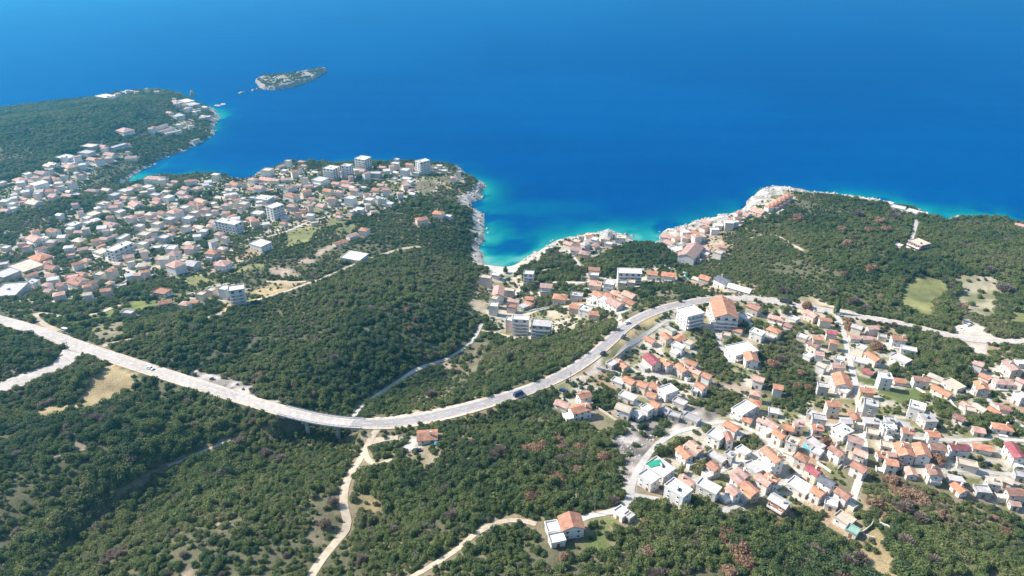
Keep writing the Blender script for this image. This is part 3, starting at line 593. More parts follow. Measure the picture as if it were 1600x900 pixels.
# ------------------------------------------------------------------ houses
# one line per house: x y dx dy ratio code ; the middle of its roof and its ridge as traced in a close-up (origin and zoom in the @ line);
# code = roof shape (g gable, h hip, f flat, s shed), roof colour, storeys, and w = a window wall of balconies
HDATA = """
@1000,460,8
630 210 210 -50 .9 fw4|large white flat-roofed block standing beside the road bend
1050 165 70 230 .62 go4w|tall orange-roofed apartment block with a blue-shaded end wall
880 165 60 60 .8 go2
330 510 80 70 .7 go2
385 430 100 50 .7 sy1
130 555 110 60 .7 go1
490 535 90 -60 .7 go1
480 640 140 60 .6 fw2
610 600 100 50 .8 ft1
150 800 130 110 .7 gm2
340 835 90 90 .7 go2
650 840 130 50 .6 go1
1220 430 130 40 .6 go1
1080 500 90 20 .7 ft1
1430 140 150 60 .7 gb2
1390 770 40 110 .8 go2|orange-roofed house at the corner of the round white terrace
1270 680 280 -60 .72 fw2|broad white building with a curved terrace roof
1470 470 160 60 .7 fw2
1290 280 140 60 .6 fw1
@1200,460,8
80 430 150 60 .7 ho2
110 280 200 50 .5 hr1
550 230 130 70 .7 gr2
260 375 80 30 .8 gb1
330 300 90 40 .7 fw1
430 525 120 40 .6 fw1
720 300 150 10 .6 go2
800 460 130 20 .6 gm2
630 530 130 20 .6 go2
580 610 120 70 .7 gb2
830 580 120 20 .8 ho2
650 725 110 20 .8 gr2
510 760 80 40 .8 fw1
900 800 120 30 .9 fw2
880 875 160 10 .6 gr2
680 865 100 40 .9 gt2
1120 390 130 40 .8 gy2
1310 400 130 0 .7 gr2
1090 520 130 10 .7 gr1
1250 530 130 10 .7 gr1
1430 520 110 20 .7 fy1
1170 660 100 40 1 fw2
1320 760 150 100 .6 go2
1150 830 150 40 .7 fw1
@1200,480,4
820 185 90 10 .7 go2
880 260 100 20 .6 fw1
830 320 100 50 .7 fw1
625 395 60 20 .7 gm1
735 430 80 10 1 fw3
825 450 70 10 .7 go1
960 440 100 10 .6 gb2
1055 430 90 40 .6 gt1
1160 480 100 60 .7 ft1|large low tan-roofed building above the green lawn
1090 515 110 60 .5 go1
@1400,560,8
1040 50 120 40 .8 gr2
1460 80 130 130 .6 gr2
1560 50 60 60 1 fw1
1130 210 130 60 .5 go1
1080 330 60 100 .8 go2
1360 280 260 20 .5 hr1
1570 260 90 40 .8 gr2
1560 460 110 80 .8 fw2
890 570 110 70 .7 gr1
930 640 130 30 .6 ft1
800 720 110 50 .7 gb1
1060 600 150 90 .6 gt1
1240 640 160 90 .5 go1
1360 600 130 20 .6 gb1
1340 840 250 40 .6 ho1
1040 75 130 20 .8 gr1 @1400,660,8
270 590 200 60 .9 fw3|bright white modern villa with stepped flat roofs below the lawn
400 740 120 140 .8 fy2
100 800 110 30 .7 gy1
150 85 90 10 .9 go2 @1400,660,8
470 125 140 10 .8 go2 @1400,660,8
@1200,560,8
130 340 110 20 .9 go2
690 340 140 20 .8 fy2
930 260 60 150 .8 go2
950 400 130 60 .5 fw1
820 550 170 10 .7 go3|three-storey orange-roofed house with a pink terrace in front
800 660 220 30 .4 ft1
1240 380 180 20 .6 go2
1290 560 180 40 .9 fy3
560 690 90 40 .8 fy1
640 740 180 30 .6 fy2
980 760 130 10 .7 gy2
1100 720 40 80 .8 gb1
1300 760 180 20 .6 gy2
1530 770 140 10 .6 fy2
1510 850 170 10 .7 fw2
70 660 100 20 .7 fw1
50 800 160 110 .6 gr2
260 850 130 30 .8 go1
390 800 150 10 .6 gr2
620 845 130 10 .9 go2
930 890 130 -60 1 fw2
@1000,560,8
530 105 100 90 .7 go2
690 140 150 70 .6 gr2
840 200 100 40 .8 go2
770 330 100 60 .8 go2
690 400 130 40 .6 fw1
40 310 110 50 .8 go2
200 340 100 100 .7 go1
150 440 90 30 .7 go1
350 390 160 -60 .8 fw2
190 560 100 50 .7 go2
90 620 80 50 .9 fw2
500 540 150 70 .6 fy1
320 650 100 60 .8 fy1
430 700 160 50 .5 fy1
650 740 180 90 .6 fy1
1490 240 130 40 .9 gr2
1450 420 130 30 .8 hr2
1440 540 150 40 .9 ho2
1300 620 180 -110 .6 fw2
1350 750 110 50 .8 go1
1540 770 200 90 .6 gr2
1150 830 160 90 .6 go2
@1000,660,8
960 150 170 90 1 fw2
1110 160 60 150 .45 gb2
560 360 130 130 .62 go2|bright orange-roofed house beside the bend of the lower lane
690 290 150 120 .65 gr2
930 530 80 70 .8 gb2
960 430 200 120 .5 fy1
1130 400 130 80 .8 fy2
1290 350 130 90 .8 fw1
1570 370 100 60 .8 gr1
250 560 240 160 .8 fw2|white flat-roofed house with a green tarpaulin on its roof
110 680 170 120 .8 fw2
480 820 240 160 .7 fw3|three-storey white block nearest the woodland edge
580 710 150 120 .45 gr1
860 800 250 130 .6 fw2
1290 620 120 110 .8 gr2
1230 690 100 100 .7 gr2
1380 810 150 130 .75 go2
1170 830 110 100 .6 gr2
1420 560 150 130 .6 fy1
1550 700 170 110 .7 gr2
@1200,660,8
150 130 120 90 .75 go2
310 230 150 60 .9 ft2
60 390 190 170 .55 go3|big bright orange-roofed house above a dark shaded yard
430 420 150 70 .7 ho2
590 260 190 130 .45 fy1
610 360 120 60 .7 fw1
570 580 150 100 .6 gm2|crimson-roofed house with cream walls in the middle of the village
870 340 150 110 .7 gb2
1100 200 190 50 .6 gr2
1160 360 150 60 .8 gr2
1150 540 170 100 .7 gb2
740 720 170 100 .7 gk2|dark slate-roofed house beside the crimson-roofed one
400 790 250 150 .75 fw1
630 845 130 90 .85 go2
50 680 150 120 .6 go2
950 870 160 110 .8 gb2
1300 120 120 30 .7 ft1
1520 80 130 10 .7 fw2
1480 280 130 30 .8 ft1
1440 380 120 10 .7 gb1
1550 380 90 10 .8 gr2
1550 480 120 20 .9 go2
@1400,660,8
110 330 80 160 .8 go2
330 330 60 150 .75 go2
530 290 200 30 .75 gb2
800 290 240 10 .55 gv2|long maroon-roofed building facing the street
1080 290 250 40 .4 go1
1500 340 130 190 .5 gm2|long white building with a crimson sheet roof
20 490 80 60 .9 gb1
190 600 50 100 .7 gr1
490 590 60 130 .85 gb2
750 700 190 30 .5 sy1
800 800 130 110 .5 go1
890 510 260 60 .35 ft1
1230 710 160 30 .6 gt2
1240 800 110 20 .7 fw1
1080 840 190 20 .5 fy1
1500 850 220 10 .5 gb2
1490 990 160 20 .6 gr1
1560 650 100 20 .7 fy1
1390 690 150 60 .6 gt1
@1200,740,8
150 320 220 130 .65 gy2|brick barn with a rounded grey roof at the woodland edge
960 560 200 130 .8 ft1|low house with a broad pale roof slab at the end of the track
790 360 130 40 .7 fw1
1060 700 110 60 .6 fe1
@820,540,8
740 600 140 -40 .85 gb2
690 765 230 -60 .62 go2|large bright orange-roofed house beside the bare dirt lot
470 710 160 60 .5 gr1
1310 420 120 70 .7 go2
1240 760 180 60 .7 gt2
1420 840 80 60 .8 gw1
1210 210 130 100 .3 go1
1090 220 120 -70 .8 fy1
1170 440 180 70 .6 fw1
1290 630 190 80 .6 fw1
@830,740,8
500 590 55 185 1.2 go2|two-storey orange-roofed house standing alone by the green garden
265 665 150 -25 1.1 fw1
320 805 190 -40 .35 fw1
1130 480 100 80 .6 fw1
1225 520 100 80 .35 fy1
@400,480,4
1070 790 125 -8 .8 go1|lone small house with an orange roof below the viaduct
@740,400,8
150 260 140 20 .6 ft3
270 230 110 20 .6 fw1
310 430 -20 110 .6 gr3
430 420 160 20 .5 ft2
500 545 140 20 .45 gr2
480 625 110 20 .8 fb2
700 515 110 10 .8 go2
690 585 90 40 .8 go1
260 520 90 20 .9 ft3
250 610 110 10 .9 fw3
690 210 130 10 .8 fw4w|tall white hotel standing behind the beach
910 360 150 10 .8 gr2
1080 500 170 20 .8 ho2
1290 480 150 20 .7 fy2
1270 620 130 20 .8 go2
1400 660 140 40 .8 fw2
1500 700 120 10 .9 go2
1510 150 140 10 .7 go2
1510 230 110 10 .7 fw2
1530 330 150 20 .9 gr2
590 775 210 10 .5 fw5w|tall pale apartment block with rows of windows by the valley path
450 790 70 10 1 fw4
850 840 250 20 .7 fy4w|broad unfinished grey block with dark openings
620 620 100 60 .8 fy1
@880,420,8
580 170 130 20 1 fw4
740 170 100 10 .8 fy2
850 160 100 10 .9 ft2
830 30 300 10 .5 fw4w|long white hotel with a black-windowed front
1120 40 130 20 .9 go2
1320 60 180 20 .7 go2
440 305 90 50 .8 go2
570 320 80 40 .9 go2
510 390 120 60 .7 fw2
650 410 150 90 .7 gr2
690 300 150 60 .6 gr1
830 310 140 60 .7 gr2
830 400 130 60 .6 go1
370 380 100 60 .8 fw1
@1000,380,8
820 420 120 40 .9 go2
710 430 90 30 .8 gt1
1040 450 140 70 .8 gk2|house with dark panels covering its sloping roof
1250 550 280 80 .45 gw1|long row of white marquees at the wood edge
640 90 -130 150 .5 gr3|long rose-roofed apartment house running down to the point
830 50 110 30 .8 gr2
1040 30 100 20 .8 go2
980 110 110 30 .8 ft2
820 130 100 30 .7 fw1
520 120 80 40 .8 go1
450 70 90 50 .8 fw1
740 190 90 30 .7 gr1
@1020,270,6.667
1215 345 62 -12 .9 ho2
1254 321 62 -12 .9 ho2
1293 298 62 -12 .9 ho2
1332 274 62 -12 .9 ho2
1371 251 62 -12 .9 ho2
1410 227 62 -12 .9 ho2
1285 352 58 -10 .8 ho1
1325 328 58 -10 .8 ho1
1365 304 58 -10 .8 ho1
1405 280 58 -10 .8 ho1
1100 390 130 40 .8 gr1
950 420 120 40 .8 gr1
780 470 100 20 .7 gr1
560 500 100 30 .8 gr1
470 630 140 30 .9 go1
400 580 100 20 .8 ft1
300 590 80 20 .8 gr1
150 650 130 20 .7 gr1
220 780 100 40 .8 fw1
180 720 90 40 .8 gr1
@860,340,8
690 245 110 10 .8 ht2
550 265 90 20 .9 fw2
880 240 130 10 .9 ft2
320 290 100 20 .8 ft2
230 310 100 30 .8 gr2
400 310 110 10 .6 gb2
330 380 130 20 .9 gr2
430 430 130 20 .8 hr2
730 320 110 20 .7 fw1
@1360,290,6.667
510 590 140 60 .9 ft3w|dark red block with white frames alone in the headland wood
290 225 150 30 .7 fw1
450 270 150 40 .7 fw1
565 285 70 10 .8 fw1
300 620 60 20 .8 fw1
1560 400 100 20 .8 gr1
200 180 70 20 .8 fw1
@0,250,8
600 60 120 20 .7 gt1
870 70 100 50 .7 fw1
510 150 150 30 .5 gr1
340 170 70 20 .8 fw1
240 235 120 30 .7 fw1
430 220 80 20 .8 fw1
660 220 90 20 .8 go1
480 290 110 40 1 fw2
20 280 80 20 .8 fw1
630 320 80 10 .8 fw1
670 370 110 20 .5 gr1
660 440 110 20 .7 gr2
840 430 140 20 .5 gr1
950 430 130 30 .7 fw1
1150 370 200 10 .5 fw1
1330 360 120 20 .6 gt1
1430 430 120 20 .9 fw2
1550 380 120 20 .7 fw1
1560 460 100 20 .7 gr1
300 480 100 20 .7 gr1
420 520 160 30 .7 gt1
60 620 120 20 .7 gr1
160 600 80 20 .7 fw1
1290 540 150 20 .8 fw2
1500 640 90 20 1 fw2
1160 670 130 40 .8 ft1
1080 720 100 20 .7 fw1
1090 780 100 20 .7 fw1
920 800 120 30 .9 fw2
660 870 150 20 .7 go2
1400 800 110 40 .8 gr1
1570 720 80 20 .8 fw1
@200,250,8
330 215 220 10 .5 hr2|ornate many-gabled house right on the inlet shore
470 240 80 10 .8 fw1
590 260 100 10 .7 gr1
780 250 200 -20 .5 go2
1330 290 130 20 .8 go1
1560 230 110 20 .8 fw2
1560 350 120 20 .8 go1
110 310 90 20 .8 fw1
240 330 110 20 .8 fw1
40 350 100 20 .8 gr1
480 380 110 10 .7 ht1
340 430 150 20 .6 fw1
500 460 120 20 .9 fw2
370 480 110 20 .7 go1
350 520 100 20 .7 gr1
90 540 100 60 .6 gr1
680 400 110 20 .8 gr1
740 450 100 20 .8 fw1
870 340 100 20 .8 fw1
830 540 130 30 .9 gb2
910 500 130 50 .5 gr1
720 340 90 20 .8 gr1
580 630 140 30 1 fw3
700 590 110 10 1 fw2
830 650 120 10 1 ft2
970 600 110 10 .9 hr2
1060 540 90 10 .9 fw1
1230 550 110 10 .9 hr2
1100 590 120 10 .7 ft1
750 720 130 20 .9 fw2
520 730 140 20 .8 fy2
360 790 130 20 .8 fw2
140 820 120 10 .8 fw2
40 700 110 20 .8 fw2
560 835 110 10 .8 hb1
720 830 120 10 .9 fw2
1250 770 260 50 .4 fw4w|white hotel slab with a grid of dark windows
1080 760 120 20 .8 gr1
1440 540 140 20 .8 fw2
1000 690 100 10 .8 fw1
1160 460 150 20 .6 gt1
1320 440 110 10 .8 fw1
1270 360 110 10 .8 gt1
1420 480 100 10 .8 fw1
1550 470 100 10 .8 fw1
1530 720 110 20 .7 fw1
420 650 90 30 .7 gb1
860 820 90 20 .7 gr1
@400,235,8
140 240 150 10 .9 ft3
400 130 100 10 .8 ft3
300 190 120 -40 .7 gr1
350 250 90 10 .8 fw1
570 130 120 10 .6 fw1
600 180 100 10 .6 gr1
590 350 80 10 .8 fw1
130 350 200 20 .6 gr1
250 360 120 10 .8 gr1
370 350 150 -10 .7 gr1
40 450 130 20 .8 gr2
310 440 110 10 .7 fw1
420 450 150 -60 .5 gr2
540 420 80 10 .9 gr1
660 430 140 -10 .6 gr1
620 500 150 -40 .6 go2
740 260 100 10 .6 gt1
940 215 130 20 .9 fw5w|white apartment tower, left one of the twin towers with blue-shaded fronts
1135 185 110 10 .9 fw6w|white apartment tower, right one of the twin towers with blue-shaded fronts
1335 95 130 20 .9 fw5w|pale cubic apartment tower standing alone at the seaward shore
800 360 170 30 .9 fw2
1000 400 120 10 .8 gr1
1120 380 120 10 .8 go1
1130 430 130 20 .8 gr1
900 490 130 20 .8 go2
1060 260 70 10 .8 gr1
1320 240 130 20 .7 gr1
440 550 170 50 .6 ho2
700 590 100 10 .7 go1
640 640 110 10 .7 gr1
450 680 150 20 .7 hr2
950 600 140 20 .8 go1
820 680 110 30 .8 gr1
100 590 220 30 .7 fw2
230 690 140 -50 .9 fw5w|five-storey white block with a blue-shaded gridded front
230 570 90 10 .8 fw1
1230 480 130 10 .7 gr2
1180 590 150 20 .8 fw3
1300 530 70 10 .9 fw1
1400 540 110 10 .9 gr1
1460 560 70 10 .9 fw1
1410 610 130 20 .8 fw2
1580 610 90 10 .9 fw1
1500 480 110 10 .8 go1
1340 460 90 10 .7 fw1
1490 280 180 10 .6 fw2
1560 420 100 10 .8 gr1
1290 730 140 20 .7 fw1
1190 760 80 20 .7 fw1
1040 820 100 10 .8 hr1
1470 750 120 -20 .3 fw1
20 780 150 20 .8 fw1
360 830 120 10 .8 fw1
@580,235,8
640 130 130 -30 .7 fw6w|tall stepped white hotel near the tip of the town
300 160 150 10 .6 fw3
320 110 80 10 .8 fw2
480 165 130 10 .8 go3
420 240 130 10 .9 fw3
560 280 110 10 .7 fw1
90 260 170 10 .6 fw2
140 200 120 10 .8 gr1
440 350 150 20 .6 fw1
470 390 110 20 .7 fw1
850 190 110 10 .7 fw1
910 250 100 10 .7 fw1
800 220 80 10 .9 fw1
520 530 80 10 .9 gw1
130 600 80 10 .9 fw2
50 470 110 20 .8 go1
130 420 100 10 .7 gr1
230 660 110 20 .7 fw1
840 770 160 20 .8 ho2
630 845 190 -30 .7 ho2
960 820 110 20 .8 fw1
290 350 80 10 .9 fw1
20 550 80 10 .9 fw1
@0,360,8
430 90 140 60 .6 gr2
530 100 150 50 .8 fw2
980 110 150 20 .8 ht2
1180 110 120 -20 .8 go2
1300 90 130 10 .7 gr1
1400 60 150 -60 .5 gr1
70 210 110 10 .8 fw1
500 320 200 60 .7 ho1
330 440 260 110 .7 ft1
640 450 150 30 .7 go1
380 540 200 -70 .6 go2
400 640 150 20 .8 fw2
80 530 200 60 .9 fw2
960 400 180 -50 .7 go2
1070 360 110 20 .7 fw1
970 620 180 60 .8 gb2
1140 640 120 -60 .6 gb2
730 780 200 -40 .8 fw2
1090 780 150 -20 .8 gt2
1320 730 180 -20 .7 go2
1240 540 130 20 .8 ft2
1020 530 100 20 .8 go1
600 740 100 10 .8 gr1
1530 680 130 -30 .5 ft1
1370 640 60 10 .8 fw1
1490 200 250 -110 .5 fw4w|white hotel block with four dark balcony bands
1540 80 150 -80 .5 fw2
1260 260 150 50 .7 ft1
120 740 330 -20 1.2 fy2|huge grey flat-roofed hall at the left edge
@200,340,8
200 200 170 20 .8 ft1
320 200 120 -20 .7 gk2
260 270 150 -30 .7 gr1
450 240 140 20 .8 fw2
530 200 110 10 .6 fw1
760 310 150 10 .8 ht1
460 355 90 10 .6 fw1
570 440 150 20 .9 fw2
590 570 160 50 .9 fw3
800 560 170 30 .9 gw2
680 530 110 10 .7 ft1
210 660 150 -20 .8 go2
1050 420 170 20 .8 ho2
1170 370 120 20 .7 ht1
1180 560 200 20 .9 hr2
860 360 80 -20 .6 fw1
1140 190 110 20 .9 hr2
40 320 110 20 .8 gr1
140 400 140 -30 .5 fw1
@380,310,8
215 560 150 45 .8 fw2|large wedge-shaped white villa with a bright terrace
510 240 100 10 .8 fw1
510 300 90 10 .9 ho1
890 300 130 -20 .6 fw1
1200 540 180 -60 .6 go1
1360 450 150 -50 .7 gr1
1510 380 140 20 .8 ho2
1390 720 240 40 .8 fw1|low white building plot beside the pale track
1400 140 120 20 .8 gw1
@0,440,4
1030 120 110 -20 .7 go1
1010 60 110 20 .7 fb1
1155 130 70 10 .8 fw2
1215 120 60 10 .7 go1
1255 75 65 10 .8 ft2
1320 50 60 10 .8 ft2
1400 40 70 10 .9 fw3
1475 40 100 -15 .8 fw5w|white five-storey apartment block with stacked balconies by the wood
800 190 90 10 .4 fy1
@0,80,4
660 280 110 20 .6 fw1
810 255 80 20 .6 fw1
780 490 80 20 .8 fw1
1100 310 60 10 .7 fw1
1160 310 80 20 .7 fw1
1200 330 70 20 .7 fw1
1270 350 60 20 .7 fw1
1000 465 130 -40 .2 gr1
1040 485 130 -40 .2 fw1
1080 505 150 -30 .3 fw1
1110 400 60 20 .7 fw1
1060 380 60 10 .7 gr1
1220 555 70 -20 .4 fw1
560 590 110 10 .7 fw1
640 590 90 10 .7 gr1
740 590 140 -40 .4 fw1
790 580 90 -20 .6 gr1
540 630 110 10 .7 fw1
690 640 90 10 .7 gr1
820 660 110 -10 .7 gr1
580 670 80 10 .7 gr1
410 660 110 20 .7 fw1
330 700 110 20 .6 gt1
440 700 80 20 .7 fw1
240 830 90 20 .7 fw1
"""
# landmarks the labels point to (photo position, phrase)
ANCH = [(1075,492,'beside the white block at the road bend'),(1135,478,'next to the tall orange apartment block'),(1165,545,'by the round white terrace'),(1010,525,'just below the road bend'),(1048,532,'under the scrubby bank of the bend'),(1020,570,'on the slope under the bend'),(1085,570,'at the village edge beside dark trees'),(1095,605,'below the orange pair of roofs'),(955,570,'next to the roadside lay-by'),(985,598,'on the upper crowded slope'),(1020,605,'around the white shed roof'),(900,625,'beside the bare dirt lot'),(985,635,'above the rubble slope'),(1060,645,'along the curved rubble lane'),
 (1185,600,'on the edge of the dark grove'),(1200,475,'beside the upper main road'),(1260,490,'below the sandy roadside pit'),(1290,515,'at the top of the village street'),(1280,545,'beside the upper dark grove'),(1310,560,'along the steep village street'),(1350,510,'across from the crimson-roofed house'),(1350,545,'on the upper right terrace'),(1400,530,'below the hidden main road'),(1405,565,'beside the thicket under the car park'),(1285,600,'beside the russet trees in the grove'),(1220,610,'below the walled grove'),(1320,590,'halfway down the steep street'),(1370,590,'next to the green lawn'),(1440,600,'at the end of the lawn'),(1530,570,'below the gravel car park'),(1580,575,'under the car park at the right edge'),(1540,600,'along the upper right lane'),(1570,630,'on the right hillside gardens'),(1510,640,'among the right-hand garden trees'),(1435,640,'below the white modern villa'),(1360,640,'on the row under the lawn'),(1280,645,'on the mid-village crossroads'),(1230,665,'above the blue pool yard'),(1210,680,'by the long stepped lane'),
 (1150,665,'at the fork of the lanes'),(1120,690,'above the walled orchard'),(1080,700,'inside the loop of the lane'),(1030,735,'beside the loop of the lower lane'),(1070,765,'at the lower woodland edge'),(1160,745,'on the lower street'),(1180,770,'on the lowest row by the wood'),(1235,690,'beside the blue pool'),(1260,715,'below the blue pool'),(1250,745,'around the paved court'),(1310,705,'beside the vegetable gardens'),(1345,710,'at the crossing of the lanes'),(1290,760,'at the bottom of the village'),(1340,675,'on the middle lane'),(1400,700,'along the orange street row'),(1420,670,'above the orange street row'),(1470,690,'next to the maroon-roofed building'),(1540,695,'by the crimson-roofed long building'),(1460,745,'above the brown thicket'),(1510,755,'beside the bright green strip'),(1560,755,'above the right woodland'),(1590,765,'at the lower right edge'),(1580,700,'near the right picture edge'),
 (890,815,'by the walled garden in the wood'),(975,800,'where the track leaves the wood'),(668,680,'below the viaduct'),(760,430,'behind the beach'),(775,460,'among the old cove houses'),(815,470,'in the middle of the cove'),(760,480,'at the head of the valley path'),(810,500,'above the valley path'),(855,500,'by the sandy building plot'),(850,445,'above the beach road'),(880,465,'in the cove gardens'),(905,485,'on the terrace over the scrub'),(930,425,'left of the long white hotel'),(935,450,'below the long white hotel'),(965,455,'in the crowded cove cluster'),(975,475,'above the junction lane'),(1000,425,'beside the long white hotel'),(1040,425,'right of the long white hotel'),(1110,435,'at the edge of the cove wood'),
 (890,380,'on the cove point'),(905,398,'on the track to the cove point'),(935,372,'on the rocks of the cove point'),(970,370,'at the end of the cove point'),(1045,385,'on the left headland rocks'),(1080,395,'among the headland cottages'),(1110,385,'at the wood side of the headland'),(1090,355,'on the rocky headland shore'),(1170,330,'beside the terracotta apartment row'),(1410,330,'on the white rock shelf'),(1435,385,'in the headland wood'),(1590,350,'on the far right shore'),
 (60,275,'on the far hillside above the inlet'),(100,262,'in the far hillside hamlet'),(30,290,'at the far left edge'),(90,305,'on the ridge behind the inlet'),(150,298,'at the head of the inlet'),(190,300,'on the near bank of the inlet'),(15,330,'alone in the left wood'),(145,335,'along the wood behind the town'),(115,352,'on the wood edge of the town'),(180,345,'at the upper left of town'),(235,283,'on the inlet shore'),(280,285,'on the shore road of the town'),(300,300,'below the pale sea-front terrace'),(335,285,'at the pale sea terrace'),(370,290,'by the pale sea terrace'),(250,305,'in the upper town gardens'),(245,320,'among the upper town trees'),(300,320,'in the crowded middle town'),(275,335,'around the three-storey white cube'),(320,335,'under the cypress trees'),(350,320,'beside the tall cypress trees'),(355,348,'beside the gridded white hotel'),(390,335,'behind the gridded white hotel'),(390,300,'on the seaward town slope'),(230,350,'in the left town gardens'),(280,355,'in the lower middle town'),(205,340,'below the inlet road'),
 (425,265,'on the seaward bluff'),(450,255,'at the seaward shore'),(475,262,'in the pines by the shore'),(425,285,'above the seaward rose roofs'),(455,292,'among the rose-roofed lanes'),(485,292,'under the seaside pines'),(510,285,'below the twin white towers'),(540,285,'in front of the twin towers'),(570,268,'under the lone shore tower'),(590,262,'on the flat seaside terrace'),(620,260,'left of the tip hotel'),(645,270,'beside the tip hotel'),(690,262,'on the rocks past the tip hotel'),(640,282,'at the bare brown field'),(600,295,'above the point woodland'),(560,300,'in the middle of the point'),(550,310,'around the white terraces of the point'),(590,315,'on the point woodland edge'),(610,320,'at the end of the point houses'),(570,330,'on the lane into the point wood'),(520,315,'in the town park'),(470,310,'beside the town park'),(490,325,'below the town park'),(420,315,'behind the blue-shaded block'),(440,335,'beside the blue-shaded block'),(675,335,'in the point woodland'),(530,345,'at the green meadow'),(495,350,'on the meadow track'),(455,345,'above the meadow'),(540,375,'on the brown hillside plots'),(555,400,'beside the pale track'),(410,380,'by the wedge-shaped villa'),
 (60,375,'on the wood side of the left town'),(125,375,'above the dirt street'),(160,370,'behind the banded hotel'),(190,375,'at the back of the banded hotel'),(10,388,'at the left picture edge'),(60,402,'on the wide dirt street'),(45,420,'beside the tan-roofed workshop'),(85,420,'below the dirt street'),(15,428,'above the huge grey hall'),(50,440,'beside the huge grey hall'),(125,410,'in the gardens under the banded hotel'),(165,425,'below the banded hotel'),(125,440,'among the brown roofs'),(150,445,'beside the brown roofs'),(90,458,'on the lower left wood edge'),(140,460,'at the lower edge of town'),(170,452,'on the lane under the brown roofs'),(225,368,'right of the banded hotel'),(260,365,'on the middle terraces'),(300,378,'in the middle town wood'),(265,398,'above the white three-storey house'),(275,412,'on the white-house lane'),(300,410,'beside the white three-storey house'),(225,422,'alone by the lane'),(335,390,'in the town wood clearing'),(350,410,'above the long grass strip'),(345,365,'below the gridded hotel'),
 (255,460,'on the plots under the town'),(290,470,'on the row of small blocks'),(315,462,'beside the five-storey apartment block'),(355,450,'next to the five-storey apartment block'),(205,488,'by the bright grass slope'),
 (165,150,'on the far peninsula ridge'),(200,143,'on the far peninsula shore'),(195,203,'alone in the far peninsula wood'),(295,160,'at the tip of the far peninsula'),(260,200,'by the far terraced resort'),(305,217,'over the far inlet shore'),(145,228,'in the far upper hamlet'),(185,232,'in the far inlet hamlet'),(110,250,'on the far hillside')]
CNAME = dict(o='orange', r='rose', b='brown', m='crimson', v='maroon', w='white', y='grey', k='slate', t='tan', e='green')
SNAME = dict(g='gable-roofed', h='hip-roofed', f='flat-roofed', s='shed-roofed'); NUM = ['', 'single-storey', 'two-storey', 'three-storey', 'four-storey', 'five-storey', 'six-storey', 'seven-storey']

HOUSES = []
def parse():
    org = (0, 0, 1)
    for ln in HDATA.strip().split('\n'):
        if ln[0] == '@': org = tuple(float(v) for v in ln[1:].split(',')); continue
        o = org; lab = None
        if '|' in ln: ln, lab = ln.split('|')
        if '@' in ln: ln, q = ln.split('@'); o = tuple(float(v) for v in q.split(','))
        t = ln.split(); x, y, dx, dy, ra = (float(v) for v in t[:5]); c = t[5]
        px, py, dx, dy = o[0]+x/o[2], o[1]+y/o[2], dx/o[2], dy/o[2]
        if px < 755 and lab is None:                        # the hazy left town: roofs read as a mix of pale renders and tiles
            k = random.Random(int(px*7+py*13)).random()
            if c[1] == 'w': c = c[0]+('w' if k < .5 else 't' if k < .66 else 'r' if k < .88 else 'y')+c[2:]
            if c[:2] == 'fr': c = 'h'+c[1:]
            f_ = .76 if py > 262 else .66
            dx *= f_; dy *= f_
        HOUSES.append(dict(px=px, py=py, dx=dx, dy=dy, ra=ra, shape=c[0], col=c[1], st=int(c[2]), big=c.endswith('w'), label=lab))
parse()
SH = 2.4
for i, h in enumerate(HOUSES):
    rr = random.Random(i*17+5); h['rr'] = rr
    eave = h['st']*SH+.3; h['eave'] = eave
    up = eave+(.9 if h['shape'] in 'gh' else .2)
    x, y, z = (float(v) for v in G(h['px'], h['py'], up))
    x0, y0 = PZ(h['px']-h['dx']/2, h['py']-h['dy']/2, z+up); x1, y1 = PZ(h['px']+h['dx']/2, h['py']+h['dy']/2, z+up)
    L = math.hypot(x1-x0, y1-y0); a = math.atan2(y1-y0, x1-x0)
    L = min(max(L, 4.8), 46); W = min(max(L*h['ra'], 4.4), 26); L -= .45; W -= .45
    _, _, dep = project(x, y, z+up)
    h.update(x=x, y=y, z=z, L=L, W=W, a=a, dep=float(dep), size=F/float(dep)*math.sqrt(L*W)*(1.25 if h['st'] > 3 else 1))
# keep neighbouring roofs from running into each other: shrink where two footprints would overlap
for i, h in enumerate(HOUSES):
    for k in HOUSES[:i]:
        d = math.hypot(h['x']-k['x'], h['y']-k['y'])
        ux, uy = (k['x']-h['x'])/max(d, .01), (k['y']-h['y'])/max(d, .01)
        ext = lambda q: abs(math.cos(q['a'])*ux+math.sin(q['a'])*uy)*q['L']/2+abs(-math.sin(q['a'])*ux+math.cos(q['a'])*uy)*q['W']/2
        e = ext(h)+ext(k)
        if e > d+.3:
            s = max(.62, (d+.3)/e); 
            if h['label'] is None: h['L'] *= s; h['W'] *= s
            elif k['label'] is None: k['L'] *= s; k['W'] *= s
NMAX = 296
order = sorted(range(len(HOUSES)), key=lambda i: -HOUSES[i]['size']-(1000 if HOUSES[i]['label'] else 0))
INDIV = sorted(order[:NMAX]); REST = order[NMAX:]

